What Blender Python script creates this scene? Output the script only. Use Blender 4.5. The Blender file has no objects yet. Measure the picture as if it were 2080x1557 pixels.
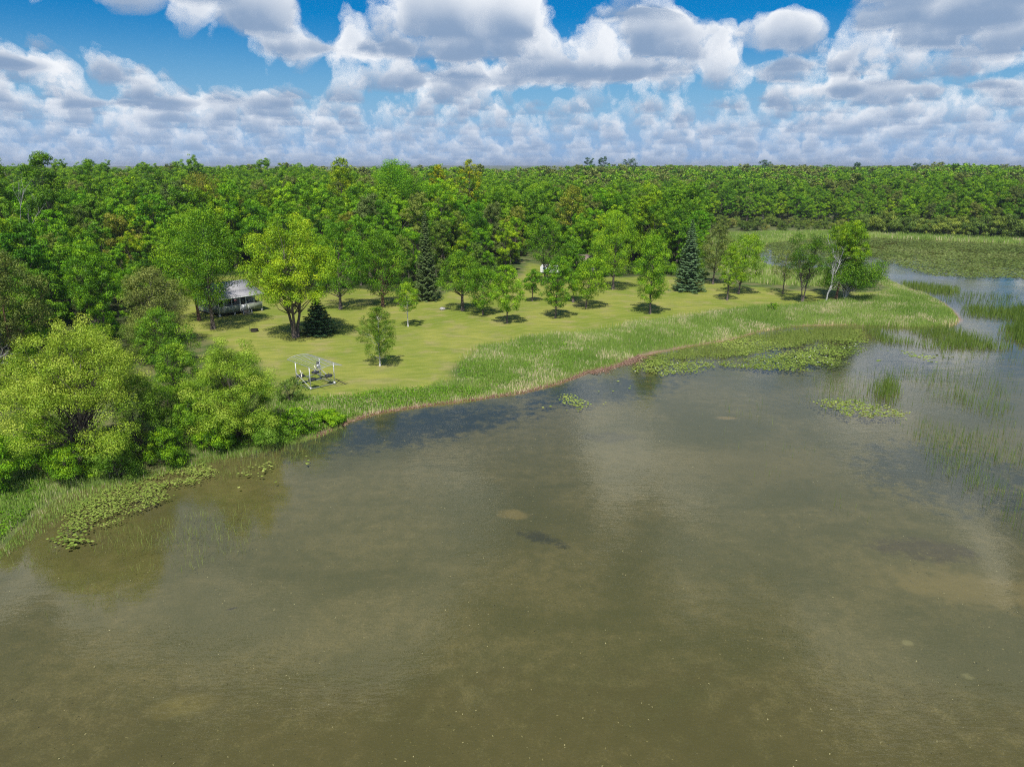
BLOBS = [  # photograph x, y of the cloud base, radii in km, amount
    (60, 40, 0.9, 0.9, -0.20), (330, 90, 1.0, 1.8, -0.35), (330, 210, 2.0, 0.8, 0.16), (40, 130, 0.5, 0.6, 0.20), (560, 165, 1.0, 1.4, -0.22),
    (900, 165, 1.1, 0.8, 0.20), (700, 100, 0.9, 0.6, 0.15), (1250, 150, 0.9, 0.7, 0.14), (1100, 190, 0.7, 0.9, -0.25),
    (1590, 110, 0.35, 0.8, -0.2), (1770, 180, 1.0, 0.8, 0.22), (1440, 190, 0.8, 1.2, -0.12), (1500, 0, 0.8, 0.35, -0.35), (1400, 60, 0.6, 0.5, 0.08), (2040, 150, 0.4, 1.0, -0.18),
]
BLOBS_HIGH = [  # nearly overhead, only mirrored in the lake
    (-0.45, 3.2, 0.9, 0.8, -0.30), (1.05, 3.1, 0.5, 0.8, 0.48), (0.1, 2.2, 0.9, 0.3, 0.10), (0.62, 3.0, 0.35, 0.6, 0.22), (2.3, 3.0, 0.5, 0.6, 0.30), (1.8, 2.2, 0.4, 0.4, -0.25), (-1.2, 2.2, 0.8, 0.7, 0.42),
]
SEED_X, SEED_Y, CF, THR, VF, VA, NA = 11.0, 4.0, 1.75, 0.62, 0.90, 0.85, 1.2
import bpy, math, random
import numpy as np
from mathutils import Vector, Matrix

# ------------------------------------------------------------------ camera
W, H, F = 2080.0, 1557.0, 1441.0          # photograph size and focal length in its pixels
CAM_Z = 28.0
PITCH = math.radians(17.0)
scene = bpy.context.scene
cam_data = bpy.data.cameras.new('camera')
cam_data.sensor_fit = 'HORIZONTAL'
cam_data.sensor_width = 36.0
cam_data.lens = 36.0 * F / W
cam_data.clip_start = 0.5
cam_data.clip_end = 60000.0
cam = bpy.data.objects.new('camera', cam_data)
scene.collection.objects.link(cam)
cam.location = (0, 0, CAM_Z)
cam.rotation_euler = (math.radians(90) - PITCH, 0, 0)
scene.camera = cam

# ------------------------------------------------------------------ node helper
class NT:
    def __init__(s, tree):
        s.t = tree; tree.nodes.clear()
    def new(s, typ, **kw):
        n = s.t.nodes.new(typ)
        for k, v in kw.items(): setattr(n, k, v)
        return n
    def put(s, sock, v):
        if isinstance(v, bpy.types.NodeSocket): s.t.links.new(v, sock)
        elif v is not None:
            if sock.type == 'RGBA' and len(v) == 3: v = (*v, 1)
            sock.default_value = v
    def m(s, op, a, b=None, c=None, clamp=False):
        n = s.new('ShaderNodeMath', operation=op, use_clamp=clamp)
        for i, v in enumerate((a, b, c)):
            if v is not None: s.put(n.inputs[i], v)
        return n.outputs[0]
    def vm(s, op, a, b=None, scale=None):
        n = s.new('ShaderNodeVectorMath', operation=op)
        s.put(n.inputs[0], a)
        if b is not None: s.put(n.inputs[1], b)
        if scale is not None: s.put(n.inputs['Scale'], scale)
        return n.outputs['Value'] if op in ('DOT_PRODUCT', 'LENGTH', 'DISTANCE') else n.outputs[0]
    def mix(s, f, a, b, mode='MIX'):
        n = s.new('ShaderNodeMix', data_type='RGBA', blend_type=mode)
        s.put(n.inputs[0], f); s.put(n.inputs[6], a); s.put(n.inputs[7], b)
        return n.outputs[2]
    def ss(s, v, lo, hi, a=0.0, b=1.0):
        n = s.new('ShaderNodeMapRange', interpolation_type='SMOOTHSTEP')
        for i, x in enumerate((v, lo, hi, a, b)): s.put(n.inputs[i], x)
        return n.outputs[0]
    def lin(s, v, lo, hi, a=0.0, b=1.0):
        n = s.new('ShaderNodeMapRange', clamp=True)
        for i, x in enumerate((v, lo, hi, a, b)): s.put(n.inputs[i], x)
        return n.outputs[0]
    def noise(s, vec, scale, detail=2.0, rough=0.5, dist=0.0, out=0):
        n = s.new('ShaderNodeTexNoise')
        if vec is not None: s.put(n.inputs['Vector'], vec)
        s.put(n.inputs['Scale'], scale); s.put(n.inputs['Detail'], detail)
        s.put(n.inputs['Roughness'], rough); s.put(n.inputs['Distortion'], dist)
        return n.outputs[out]
    def sep(s, v):
        n = s.new('ShaderNodeSeparateXYZ'); s.put(n.inputs[0], v); return n.outputs
    def comb(s, x, y, z):
        n = s.new('ShaderNodeCombineXYZ')
        for i, v in enumerate((x, y, z)): s.put(n.inputs[i], v)
        return n.outputs[0]

# ------------------------------------------------------------------ sun and sky
SUN_EL, SUN_AZ = math.radians(59), math.radians(187.5)     # high, behind the camera
sun_dir = Vector((math.sin(SUN_AZ) * math.cos(SUN_EL), math.cos(SUN_AZ) * math.cos(SUN_EL), math.sin(SUN_EL)))
sd = bpy.data.lights.new('sun', 'SUN')
sd.energy = 5.0; sd.angle = math.radians(0.55); sd.color = (1.0, 0.965, 0.90)
sun = bpy.data.objects.new('sun', sd)
scene.collection.objects.link(sun)
sun.rotation_euler = sun_dir.to_track_quat('Z', 'Y').to_euler()

world = bpy.data.worlds.new('World'); scene.world = world
world.use_nodes = True
w = NT(world.node_tree)
sky = w.new('ShaderNodeTexSky', sky_type='NISHITA', sun_disc=False)
sky.sun_elevation = SUN_EL; sky.sun_rotation = SUN_AZ
sky.air_density = 1.0; sky.dust_density = 0.4; sky.ozone_density = 3.0
hs = w.new('ShaderNodeHueSaturation')
w.put(hs.inputs['Color'], sky.outputs[0]); hs.inputs['Saturation'].default_value = 1.75
hs.inputs['Hue'].default_value = 0.508; hs.inputs['Value'].default_value = 1.0
skycol = w.mix(w.ss(w.sep(w.new('ShaderNodeTexCoord').outputs['Generated'])[2], 0.0, 0.16, 0.9, 0.0), hs.outputs[0], (1.6, 4.2, 8.2))
dirv = w.new('ShaderNodeTexCoord').outputs['Generated']
dx, dy, dz0 = w.sep(dirv)
dz = w.m('MAXIMUM', dz0, 0.0)
RE = 1000.0
rz = w.m('MULTIPLY', dz, RE)
rz2 = w.m('MULTIPLY', rz, rz)
jit = w.new('ShaderNodeTexWhiteNoise', noise_dimensions='3D')
w.put(jit.inputs['Vector'], w.vm('SCALE', dirv, scale=9173.0))
jit = jit.outputs['Value']
def dist_at(h):
    a = w.m('ADD', rz2, w.m('MULTIPLY', h, 2 * RE) if isinstance(h, bpy.types.NodeSocket) else 2 * RE * h)
    return w.m('SUBTRACT', w.m('SQRT', a), rz)
CB, CT, NL = 1.15, 2.25, 14                         # cloud base and top in km, march steps
# coverage of the deck: large masses and openings, laid out over the land in km
pb = w.vm('SCALE', dirv, scale=dist_at(CB))
bx_, by_, _z = w.sep(pb)
cover = w.noise(w.comb(bx_, by_, 3.0), 0.16, 1.0, 0.5)
cover = w.m('MULTIPLY', w.m('SUBTRACT', cover, 0.5), 0.30)
def blob(cx, cy, rx, ry, amp, cov, rot=0.0):
    c, s_ = math.cos(rot), math.sin(rot)
    ax = w.m('SUBTRACT', bx_, cx); ay = w.m('SUBTRACT', by_, cy)
    u = w.m('DIVIDE', ax, rx); v = w.m('DIVIDE', ay, ry)
    d2 = w.m('ADD', w.m('MULTIPLY', u, u), w.m('MULTIPLY', v, v))
    g = w.m('POWER', 2.718, w.m('MULTIPLY', d2, -1.0))
    return w.m('ADD', cov, w.m('MULTIPLY', g, amp))
def at_px(px, py, h=CB):
    """ground plan (km) of the cloud deck seen at a place in the photograph"""
    v = Vector((px - W / 2, F, -(py - H / 2)))
    v = Vector((v.x, v.y * math.cos(PITCH) + v.z * math.sin(PITCH), -v.y * math.sin(PITCH) + v.z * math.cos(PITCH))).normalized()
    t = math.sqrt((RE * v.z) ** 2 + 2 * RE * h) - RE * v.z
    return v.x * t, v.y * t
for (px, py, rx, ry, amp) in BLOBS:
    cx, cy = at_px(px, py)
    cover = blob(cx, cy, rx, ry, amp, cover)
for (cx, cy, rx, ry, amp) in BLOBS_HIGH:
    cover = blob(cx, cy, rx, ry, amp, cover)
over = w.m('SQRT', w.m('ADD', w.m('MULTIPLY', bx_, bx_), w.m('MULTIPLY', by_, by_)))
cover = w.m('SUBTRACT', cover, w.ss(over, 1.0, 2.0, 0.22, 0.0))
far = w.ss(by_, 14.0, 40.0)
cover = w.m('ADD', cover, w.m('MULTIPLY', far, 0.03))
shrink = w.m('DIVIDE', 1.0, w.m('MULTIPLY_ADD', over, 0.013, 1.0))
T = None; col = None
for i in range(NL):
    f = (i + 0.0) / NL
    hh = w.m('MULTIPLY_ADD', jit, (CT - CB) / NL, CB + (CT - CB) * f)
    fr = w.m('MULTIPLY_ADD', jit, 1.0 / NL, f)
    p = w.vm('SCALE', dirv, scale=dist_at(hh))
    x_, y_, _ = w.sep(p)
    xs_, ys_ = w.m('MULTIPLY_ADD', x_, shrink, SEED_X), w.m('MULTIPLY_ADD', y_, shrink, SEED_Y)
    n = w.noise(w.comb(xs_, ys_, w.m('MULTIPLY', hh, 1.0)), CF, 5.0, 0.55)
    # every cloud is a heap of its own: rounded cells under the finer billows
    vo = w.new('ShaderNodeTexVoronoi', voronoi_dimensions='2D', feature='SMOOTH_F1')
    w.put(vo.inputs['Vector'], w.comb(w.m('MULTIPLY_ADD', n, 0.9, xs_), w.m('MULTIPLY_ADD', n, 0.9, ys_), 0.0)); vo.inputs['Scale'].default_value = VF
    vo.inputs['Smoothness'].default_value = 0.35
    n = w.m('MULTIPLY_ADD', w.m('SUBTRACT', 0.38, vo.outputs['Distance']), VA, w.m('MULTIPLY_ADD', w.m('SUBTRACT', n, 0.5), NA, 0.5))
    thr = w.m('MULTIPLY_ADD', w.m('POWER', fr, 1.8), 0.42, THR)
    d = w.m('SUBTRACT', w.m('ADD', n, cover), thr)
    a = w.ss(d, 0.0, 0.022, 0.0, 0.97)
    # bases are grey-blue, the flanks and heads the sun reaches are white; thick cores are greyer
    lit = w.m('SUBTRACT', w.ss(fr, -0.04, 0.36), w.ss(d, 0.03, 0.25, 0.0, 0.35), clamp=True)
    c = w.mix(lit, (2.6, 3.8, 5.7), (10.1, 10.4, 10.8))
    if T is None:
        col = w.mix(a, (0, 0, 0), c); T = w.m('SUBTRACT', 1.0, a)
    else:
        wgt = w.m('MULTIPLY', T, a)
        col = w.mix(1.0, col, w.mix(wgt, (0, 0, 0), c), 'ADD'); T = w.m('SUBTRACT', T, wgt)
# very thin high veil, and the milky air near the horizon in front of far clouds
cloud = w.mix(1.0, w.mix(T, (0, 0, 0), skycol), col, 'ADD')
hz = w.ss(dz, 0.0, 0.09, 0.48, 0.0)
final = w.mix(hz, cloud, (4.0, 5.6, 8.2))
bg = w.new('ShaderNodeBackground'); w.put(bg.inputs[0], final); bg.inputs[1].default_value = 0.088
wo = w.new('ShaderNodeOutputWorld'); w.t.links.new(bg.outputs[0], wo.inputs[0])
world.cycles.sampling_method = 'NONE'

scene.view_settings.view_transform = 'Standard'
scene.view_settings.look = 'None'
scene.view_settings.exposure = 0.10
scene.view_settings.gamma = 1.0
scene.view_settings.use_curve_mapping = False
scene.render.engine = 'CYCLES'
scene.cycles.use_denoising = False
scene.cycles.denoiser = 'OPENIMAGEDENOISE'
scene.cycles.denoising_input_passes = 'RGB_ALBEDO_NORMAL'
scene.cycles.filter_width = 1.15
scene.cycles.max_bounces = 6
scene.cycles.diffuse_bounces = 2
scene.cycles.glossy_bounces = 2
scene.cycles.transmission_bounces = 3
scene.cycles.transparent_max_bounces = 6
scene.cycles.sample_clamp_indirect = 6.0
# ------------------------------------------------------------------ geometry helpers
rng = np.random.default_rng(7)
COL = scene.collection
def row_slope(py):
    return math.tan(-PITCH + math.atan((H / 2 - py) / F))
def P(px, py, z=0.0):
    """ground point (x, y) at height z seen at a place in the photograph"""
    u = (px - W / 2) / F; v = (H / 2 - py) / F
    y = math.cos(PITCH) + v * math.sin(PITCH); zz = -math.sin(PITCH) + v * math.cos(PITCH)
    t = (z - CAM_Z) / zz
    return (u * t, y * t)
def poly(pts, z=0.0):
    return np.array([P(x, y, z) for x, y in pts])
def inside(pts, pg):
    x, y = pts[:, 0], pts[:, 1]
    r = np.zeros(len(pts), bool)
    n = len(pg)
    for i in range(n):
        x1, y1 = pg[i]; x2, y2 = pg[(i + 1) % n]
        c = (y1 > y) != (y2 > y)
        if y1 != y2:
            r ^= c & (x < (x2 - x1) * (y - y1) / (y2 - y1) + x1)
    return r
def dist_poly(pts, pg):
    best = np.full(len(pts), 1e9)
    n = len(pg)
    for i in range(n):
        a = pg[i]; b = pg[(i + 1) % n]; d = b - a
        L = max(float(d @ d), 1e-9)
        t = np.clip(((pts - a) @ d) / L, 0, 1)
        q = a + t[:, None] * d - pts
        best = np.minimum(best, (q * q).sum(1))
    return np.sqrt(best)
def sdist(pts, pg):
    d = dist_poly(pts, pg)
    return np.where(inside(pts, pg), d, -d)
def sstep(v, a, b):
    t = np.clip((v - a) / (b - a), 0, 1)
    return t * t * (3 - 2 * t)
_perm = np.random.default_rng(3).random((256, 256))
def vnoise(x, y, s, o=0.0):
    x = np.asarray(x) / s + o * 17.3; y = np.asarray(y) / s + o * 9.1
    xi = np.floor(x).astype(int); yi = np.floor(y).astype(int)
    fx = x - xi; fy = y - yi
    fx = fx * fx * (3 - 2 * fx); fy = fy * fy * (3 - 2 * fy)
    g = lambda a, b: _perm[a % 256, b % 256]
    return (g(xi, yi) * (1 - fx) + g(xi + 1, yi) * fx) * (1 - fy) + (g(xi, yi + 1) * (1 - fx) + g(xi + 1, yi + 1) * fx) * fy
def fbm(x, y, s, o=0.0):
    return (vnoise(x, y, s, o) + 0.5 * vnoise(x, y, s / 2, o + 1) + 0.25 * vnoise(x, y, s / 4, o + 2)) / 1.75

class Buf:
    """collects faces of any size, a material slot and a tint per face"""
    def __init__(s):
        s.v = []; s.f = []; s.n = 0; s.cnt = []; s.mi = []; s.ti = []
    def add(s, verts, faces, mi=0, tint=None):
        verts = np.asarray(verts, float).reshape(-1, 3); faces = np.asarray(faces)
        s.v.append(verts); s.f.append((faces + s.n).ravel())
        k = len(faces); s.cnt.append(np.full(k, faces.shape[1])); s.mi.append(np.full(k, mi))
        s.ti.append(np.full(k, 0.5) if tint is None else (np.full(k, tint) if np.isscalar(tint) else np.asarray(tint)))
        s.n += len(verts)
        return s
    def box(s, x0, x1, y0, y1, z0, z1, mi=0):
        v = [(x, y, z) for x in (x0, x1) for y in (y0, y1) for z in (z0, z1)]
        return s.add(v, [(0, 1, 3, 2), (4, 6, 7, 5), (0, 4, 5, 1), (2, 3, 7, 6), (0, 2, 6, 4), (1, 5, 7, 3)], mi)
    def tube(s, pts, rad, sides=6, mi=0, tint=None, cap=True):
        pts = np.asarray(pts, float); n = len(pts)
        rad = np.broadcast_to(np.asarray(rad, float), (n,))
        d = np.gradient(pts, axis=0); d /= np.linalg.norm(d, axis=1)[:, None] + 1e-9
        ref = np.where(np.abs(d[:, 2:3]) > 0.9, np.array([[1., 0, 0]]), np.array([[0, 0, 1.]]))
        u = np.cross(d, ref); u /= np.linalg.norm(u, axis=1)[:, None] + 1e-9
        w_ = np.cross(d, u)
        a = np.arange(sides) / sides * 2 * np.pi
        ring = pts[:, None] + rad[:, None, None] * (np.cos(a)[None, :, None] * u[:, None] + np.sin(a)[None, :, None] * w_[:, None])
        fs = []
        for i in range(n - 1):
            for j in range(sides):
                k = (j + 1) % sides
                fs.append((i * sides + j, i * sides + k, (i + 1) * sides + k, (i + 1) * sides + j))
        s.add(ring.reshape(-1, 3), fs, mi, tint)
        if cap:
            base = s.n - n * sides
            for i in (0, n - 1):
                s.f.append(np.arange(base + i * sides, base + (i + 1) * sides)); s.cnt.append(np.array([sides])); s.mi.append(np.array([mi])); s.ti.append(np.array([0.5 if tint is None else tint]))
        return s
    def bar(s, a, b, r=0.04, mi=0, sides=4):
        return s.tube([a, b], r, sides, mi)
    def build(s, name, mats, parent=None, smooth=False):
        v = np.concatenate(s.v); f = np.concatenate(s.f); cnt = np.concatenate(s.cnt)
        me = bpy.data.meshes.new(name)
        me.vertices.add(len(v)); me.vertices.foreach_set('co', v.astype(np.float32).ravel())
        me.loops.add(len(f)); me.loops.foreach_set('vertex_index', f.astype(np.int32))
        me.polygons.add(len(cnt))
        st = np.concatenate([[0], np.cumsum(cnt)[:-1]]).astype(np.int32)
        me.polygons.foreach_set('loop_start', st)
        me.update(calc_edges=True)
        if not isinstance(mats, (list, tuple)): mats = [mats]
        for m_ in mats: me.materials.append(m_)
        me.polygons.foreach_set('material_index', np.concatenate(s.mi).astype(np.int32))
        at = me.attributes.new('tint', 'FLOAT', 'FACE')
        at.data.foreach_set('value', np.concatenate(s.ti).astype(np.float32))
        if smooth: me.polygons.foreach_set('use_smooth', np.ones(len(cnt), bool))
        me.update()
        o = bpy.data.objects.new(name, me)
        COL.objects.link(o); o.parent = parent
        return o
def empty(name, label, cat, loc, rz=0.0, group=None):
    o = bpy.data.objects.new(name, None); COL.objects.link(o)
    o.empty_display_size = 0.3
    o.location = loc; o.rotation_euler = (0, 0, rz)
    return tag(o, label, cat, group)
def tag(o, label=None, cat=None, group=None, kind=None):
    if label: o['label'] = label
    if cat: o['category'] = cat
    if group: o['group'] = group
    if kind: o['kind'] = kind
    return o

# ------------------------------------------------------------------ the lie of the land
SHORE_PX = [(-500, 1330), (-200, 1200), (-60, 1140), (0, 1112), (60, 1050), (130, 1000), (220, 975), (330, 950), (420, 925), (530, 905), (640, 885),
    (700, 855), (760, 838), (860, 822), (960, 810), (1060, 795), (1130, 778), (1190, 756), (1240, 746), (1300, 722), (1400, 702), (1480, 690),
    (1540, 672), (1600, 662), (1700, 659), (1790, 656), (1860, 662), (1930, 661), (1950, 650), (1938, 634), (1915, 615), (1880, 598), (1830, 580), (1790, 562),
    (1760, 554), (1700, 548), (1600, 550), (1550, 540), (1538, 512), (1560, 491), (1650, 481), (1760, 478), (1900, 485), (2080, 492), (2500, 500)]
WATER = np.concatenate([poly(SHORE_PX), np.array([(700, 240), (700, -300), (-90, -300), (-70, 0)])])
LAWN = poly([(368, 668), (455, 705), (540, 752), (585, 805), (690, 806), (760, 791), (860, 786), (915, 768), (925, 738), (965, 710), (1060, 690), (1200, 674),
    (1300, 657), (1400, 642), (1500, 629), (1600, 622), (1700, 614), (1770, 604), (1805, 588), (1740, 592), (1600, 590), (1500, 582), (1440, 574),
    (1340, 562), (1250, 566), (1130, 562), (1105, 548), (1100, 538), (1072, 536), (1062, 562), (940, 584), (900, 602), (720, 588), (640, 600),
    (545, 590), (530, 560), (400, 570), (360, 620)], 1.0)
WOOD = poly([(-900, 1000), (-300, 900), (-60, 850), (40, 810), (120, 745), (330, 688), (372, 640), (385, 596), (540, 588), (640, 592), (720, 597), (860, 588), (930, 572),
    (1040, 556), (1052, 520), (1110, 505), (1180, 545), (1250, 560), (1340, 556), (1425, 566), (1430, 520), (1400, 470), (1370, 447)], 1.5)
WOOD = np.concatenate([WOOD, np.array([(150, 700), (-700, 700), (-700, 60)])])
WOOD_B = np.concatenate([poly([(1370, 448), (1480, 452), (1600, 452), (1760, 462), (1900, 469), (2080, 476), (2700, 490)], 1.5), np.array([(1500, 500), (1500, 1500), (110, 1500)])])
def hland(sd, x, y):
    sd = sd + 0.9 * (vnoise(x, y, 6.0, 5) - 0.5) * np.clip(np.abs(sd) / 2, 0.2, 1.5)
    up = 0.55 * sstep(sd, 0, 9) + 0.5 * sstep(sd, 8, 40) + 0.05 * np.clip(sd, 0, 3) + 6.5 * sstep(sd, 70, 330)
    up = up + (fbm(x, y, 500.0, 9) - 0.5) * 7.0 * sstep(sd, 400, 1500)
    up = up + 26.0 * sstep(y, 3500, 8000) * (0.4 + fbm(x, y, 2500.0, 4))
    dn = -0.35 * sstep(-sd, 0, 4) - 0.75 * sstep(-sd, 2, 30)
    return np.where(sd > 0, up + 0.02, dn)
def zs(pts):
    pts = np.asarray(pts, float).reshape(-1, 2)
    return hland(-sdist(pts, WATER), pts[:, 0], pts[:, 1])
def ground_at(px, py):
    z = 0.9
    for _ in range(4):
        x, y = P(px, py, z); z = max(float(zs([(x, y)])[0]), 0.0)
    return x, y, z
def axis(parts):
    out = []
    for a, b, st in parts:
        out.append(np.arange(a, b, st))
    return np.concatenate(out)
def grow(a, b, n, s):
    t = np.linspace(0, 1, n); return a + (b - a) * t ** s
gx = np.concatenate([-grow(150, 9000, 60, 3.2)[::-1], np.arange(-148, 190, 1.15), grow(192, 9000, 60, 3.2)])
gy = np.concatenate([np.linspace(-300, -20, 12), np.arange(-10, 215, 1.15), np.arange(217, 420, 3.5), grow(424, 14000, 70, 2.6)])
GX, GY = np.meshgrid(gx, gy)
gp = np.stack([GX.ravel(), GY.ravel()], 1)
gsd = -sdist(gp, WATER)
gz = hland(gsd, gp[:, 0], gp[:, 1])
ny, nx = GX.shape
idx = np.arange(nx * ny).reshape(ny, nx)
gf = np.stack([idx[:-1, :-1], idx[:-1, 1:], idx[1:, 1:], idx[1:, :-1]], -1).reshape(-1, 4)
gb = Buf(); gb.add(np.column_stack([gp, gz]), gf)
# ------------------------------------------------------------------ materials
def new_mat(name):
    m_ = bpy.data.materials.new(name); m_.use_nodes = True
    return m_, NT(m_.node_tree)
def principled(n, color, rough=0.8, normal=None, spec=0.3, metal=0.0):
    b = n.new('ShaderNodeBsdfPrincipled')
    n.put(b.inputs['Base Color'], color); n.put(b.inputs['Roughness'], rough)
    b.inputs['Specular IOR Level'].default_value = spec; b.inputs['Metallic'].default_value = metal
    if normal is not None: n.put(b.inputs['Normal'], normal)
    return b.outputs[0]
def finish(n, shader):
    o = n.new('ShaderNodeOutputMaterial'); n.t.links.new(shader, o.inputs[0])
def bump(n, h, dist, strength=1.0):
    b = n.new('ShaderNodeBump'); n.put(b.inputs['Height'], h)
    b.inputs['Distance'].default_value = dist; b.inputs['Strength'].default_value = strength
    return b.outputs[0]
def attr(n, name):
    a = n.new('ShaderNodeAttribute'); a.attribute_name = name; return a.outputs['Fac']
def pos(n): return n.new('ShaderNodeNewGeometry').outputs['Position']
def plain(name, color, rough=0.6, var=0.15, scale=6.0, metal=0.0, spec=0.4):
    """one colour with weathering"""
    m_, n = new_mat(name)
    tc = n.new('ShaderNodeTexCoord').outputs['Object']
    f = n.noise(tc, scale, 4, 0.6)
    c0 = tuple(c * (1 - var) for c in color); c1 = tuple(min(1, c * (1 + var)) for c in color)
    finish(n, principled(n, n.mix(n.ss(f, 0.35, 0.65), c0, c1), rough, None, spec, metal))
    return m_
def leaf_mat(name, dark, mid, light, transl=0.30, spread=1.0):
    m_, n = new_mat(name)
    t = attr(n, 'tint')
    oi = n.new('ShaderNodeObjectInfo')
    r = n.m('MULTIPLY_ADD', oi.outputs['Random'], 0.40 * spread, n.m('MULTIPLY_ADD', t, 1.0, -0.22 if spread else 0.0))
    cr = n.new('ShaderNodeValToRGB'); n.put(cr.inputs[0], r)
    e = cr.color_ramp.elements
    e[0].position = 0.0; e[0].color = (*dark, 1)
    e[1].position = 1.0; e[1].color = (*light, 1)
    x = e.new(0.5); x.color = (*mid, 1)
    c = n.mix(1.0, cr.outputs[0], oi.outputs['Color'], 'MULTIPLY')
    d = n.new('ShaderNodeBsdfDiffuse'); n.put(d.inputs[0], c)
    tr = n.new('ShaderNodeBsdfTranslucent'); n.put(tr.inputs[0], n.mix(1.0, c, (1.25, 1.15, 0.5), 'MULTIPLY'))
    mx = n.new('ShaderNodeMixShader'); mx.inputs[0].default_value = transl * 0.7
    n.t.links.new(d.outputs[0], mx.inputs[1]); n.t.links.new(tr.outputs[0], mx.inputs[2])
    gl = n.new('ShaderNodeBsdfGlossy'); gl.inputs['Roughness'].default_value = 0.45; n.put(gl.inputs[0], (0.9, 0.95, 0.9))
    m2 = n.new('ShaderNodeMixShader'); m2.inputs[0].default_value = 0.012
    n.t.links.new(mx.outputs[0], m2.inputs[1]); n.t.links.new(gl.outputs[0], m2.inputs[2])
    finish(n, m2.outputs[0])
    return m_
M = {}
M['leaf'] = leaf_mat('broadleaf foliage', (0.045, 0.130, 0.008), (0.150, 0.330, 0.012), (0.350, 0.540, 0.022))
M['olive'] = leaf_mat('olive foliage', (0.070, 0.115, 0.020), (0.170, 0.225, 0.040), (0.32, 0.36, 0.08))
M['willow'] = leaf_mat('willow foliage', (0.12, 0.23, 0.012), (0.32, 0.46, 0.030), (0.60, 0.66, 0.09), spread=0.5)
M['maple'] = leaf_mat('maple foliage', (0.13, 0.26, 0.010), (0.31, 0.49, 0.016), (0.58, 0.68, 0.03), spread=0.4)
M['spruce'] = leaf_mat('spruce needles', (0.035, 0.085, 0.036), (0.085, 0.170, 0.080), (0.20, 0.30, 0.16), 0.12, 0.5)
M['reed'] = leaf_mat('reed blades', (0.14, 0.27, 0.035), (0.34, 0.47, 0.10), (0.88, 0.72, 0.50), 0.3, 0.0)
M['rush'] = leaf_mat('rush stems', (0.075, 0.14, 0.02), (0.14, 0.22, 0.03), (0.28, 0.33, 0.09), 0.25, 0.0)
M['pad'] = leaf_mat('lily pads', (0.10, 0.16, 0.025), (0.23, 0.32, 0.05), (0.42, 0.47, 0.12), 0.1, 0.0)
def bark(name, a, b):
    m_, n = new_mat(name)
    tc = n.new('ShaderNodeTexCoord').outputs['Object']
    f = n.noise(n.vm('MULTIPLY', tc, (6, 6, 1.2)), 3.0, 5, 0.65)
    finish(n, principled(n, n.mix(n.ss(f, 0.35, 0.65), a, b), 0.9, bump(n, f, 0.03), 0.2))
    return m_
M['bark'] = bark('grey bark', (0.07, 0.055, 0.045), (0.17, 0.14, 0.12))
M['bark_red'] = bark('reddish bark', (0.10, 0.06, 0.04), (0.22, 0.13, 0.085))
M['bark_white'] = bark('birch bark', (0.30, 0.29, 0.27), (0.72, 0.71, 0.68))
M['deadwood'] = bark('dead wood', (0.24, 0.23, 0.215), (0.50, 0.48, 0.46))

# ground
gm, n = new_mat('ground')
p = pos(n); X, Y, Z = n.sep(p)
lawn_a = attr(n, 'lawn'); wood_a = attr(n, 'wood')
flat = n.comb(X, Y, 0.0)
n1 = n.noise(flat, 0.06, 4, 0.6); n2 = n.noise(n.vm('MULTIPLY', flat, (0.28, 1.0, 1)), 0.9, 4, 0.6); n3 = n.noise(flat, 5.0, 5, 0.75); n4 = n.noise(flat, 0.25, 3, 0.6)
# mown lawn: yellow-green with dry patches and faint mower passes that follow the shore
lawn_c = n.mix(n.ss(n1, 0.38, 0.62), (0.195, 0.245, 0.030), (0.320, 0.315, 0.066))
lawn_c = n.mix(n.ss(n4, 0.48, 0.68, 0, 0.8), lawn_c, (0.350, 0.290, 0.120))
lawn_c = n.mix(n.ss(n2, 0.36, 0.64, 0, 0.5), lawn_c, (0.130, 0.190, 0.026))
sdl = attr(n, 'shore')
mow = n.m('SINE', n.m('MULTIPLY_ADD', n1, 3.0, n.m('MULTIPLY', sdl, 3.6)))
lawn_c = n.mix(n.m('MULTIPLY', n.ss(mow, -0.6, 0.9), 0.22), lawn_c, (0.30, 0.31, 0.08))
lawn_c = n.mix(n.ss(n3, 0.30, 0.70, 0.30, 0.0), lawn_c, (0.085, 0.115, 0.018))
marsh_c = n.mix(n.ss(n4, 0.4, 0.6), (0.070, 0.110, 0.026), (0.15, 0.15, 0.06))
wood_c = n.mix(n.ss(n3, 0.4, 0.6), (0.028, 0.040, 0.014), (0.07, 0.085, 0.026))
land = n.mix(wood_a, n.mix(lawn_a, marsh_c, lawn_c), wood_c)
mud = n.mix(n.ss(n3, 0.35, 0.65), (0.19, 0.115, 0.070), (0.33, 0.24, 0.16))
mudf = n.m('MULTIPLY', n.ss(n.m('ADD', Z, n.m('MULTIPLY', n.m('SUBTRACT', n4, 0.5), 0.35)), 0.03, 0.12, 1.0, 0.0), n.ss(X, -26.0, -19.0))
land = n.mix(mudf, land, mud)
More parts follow.
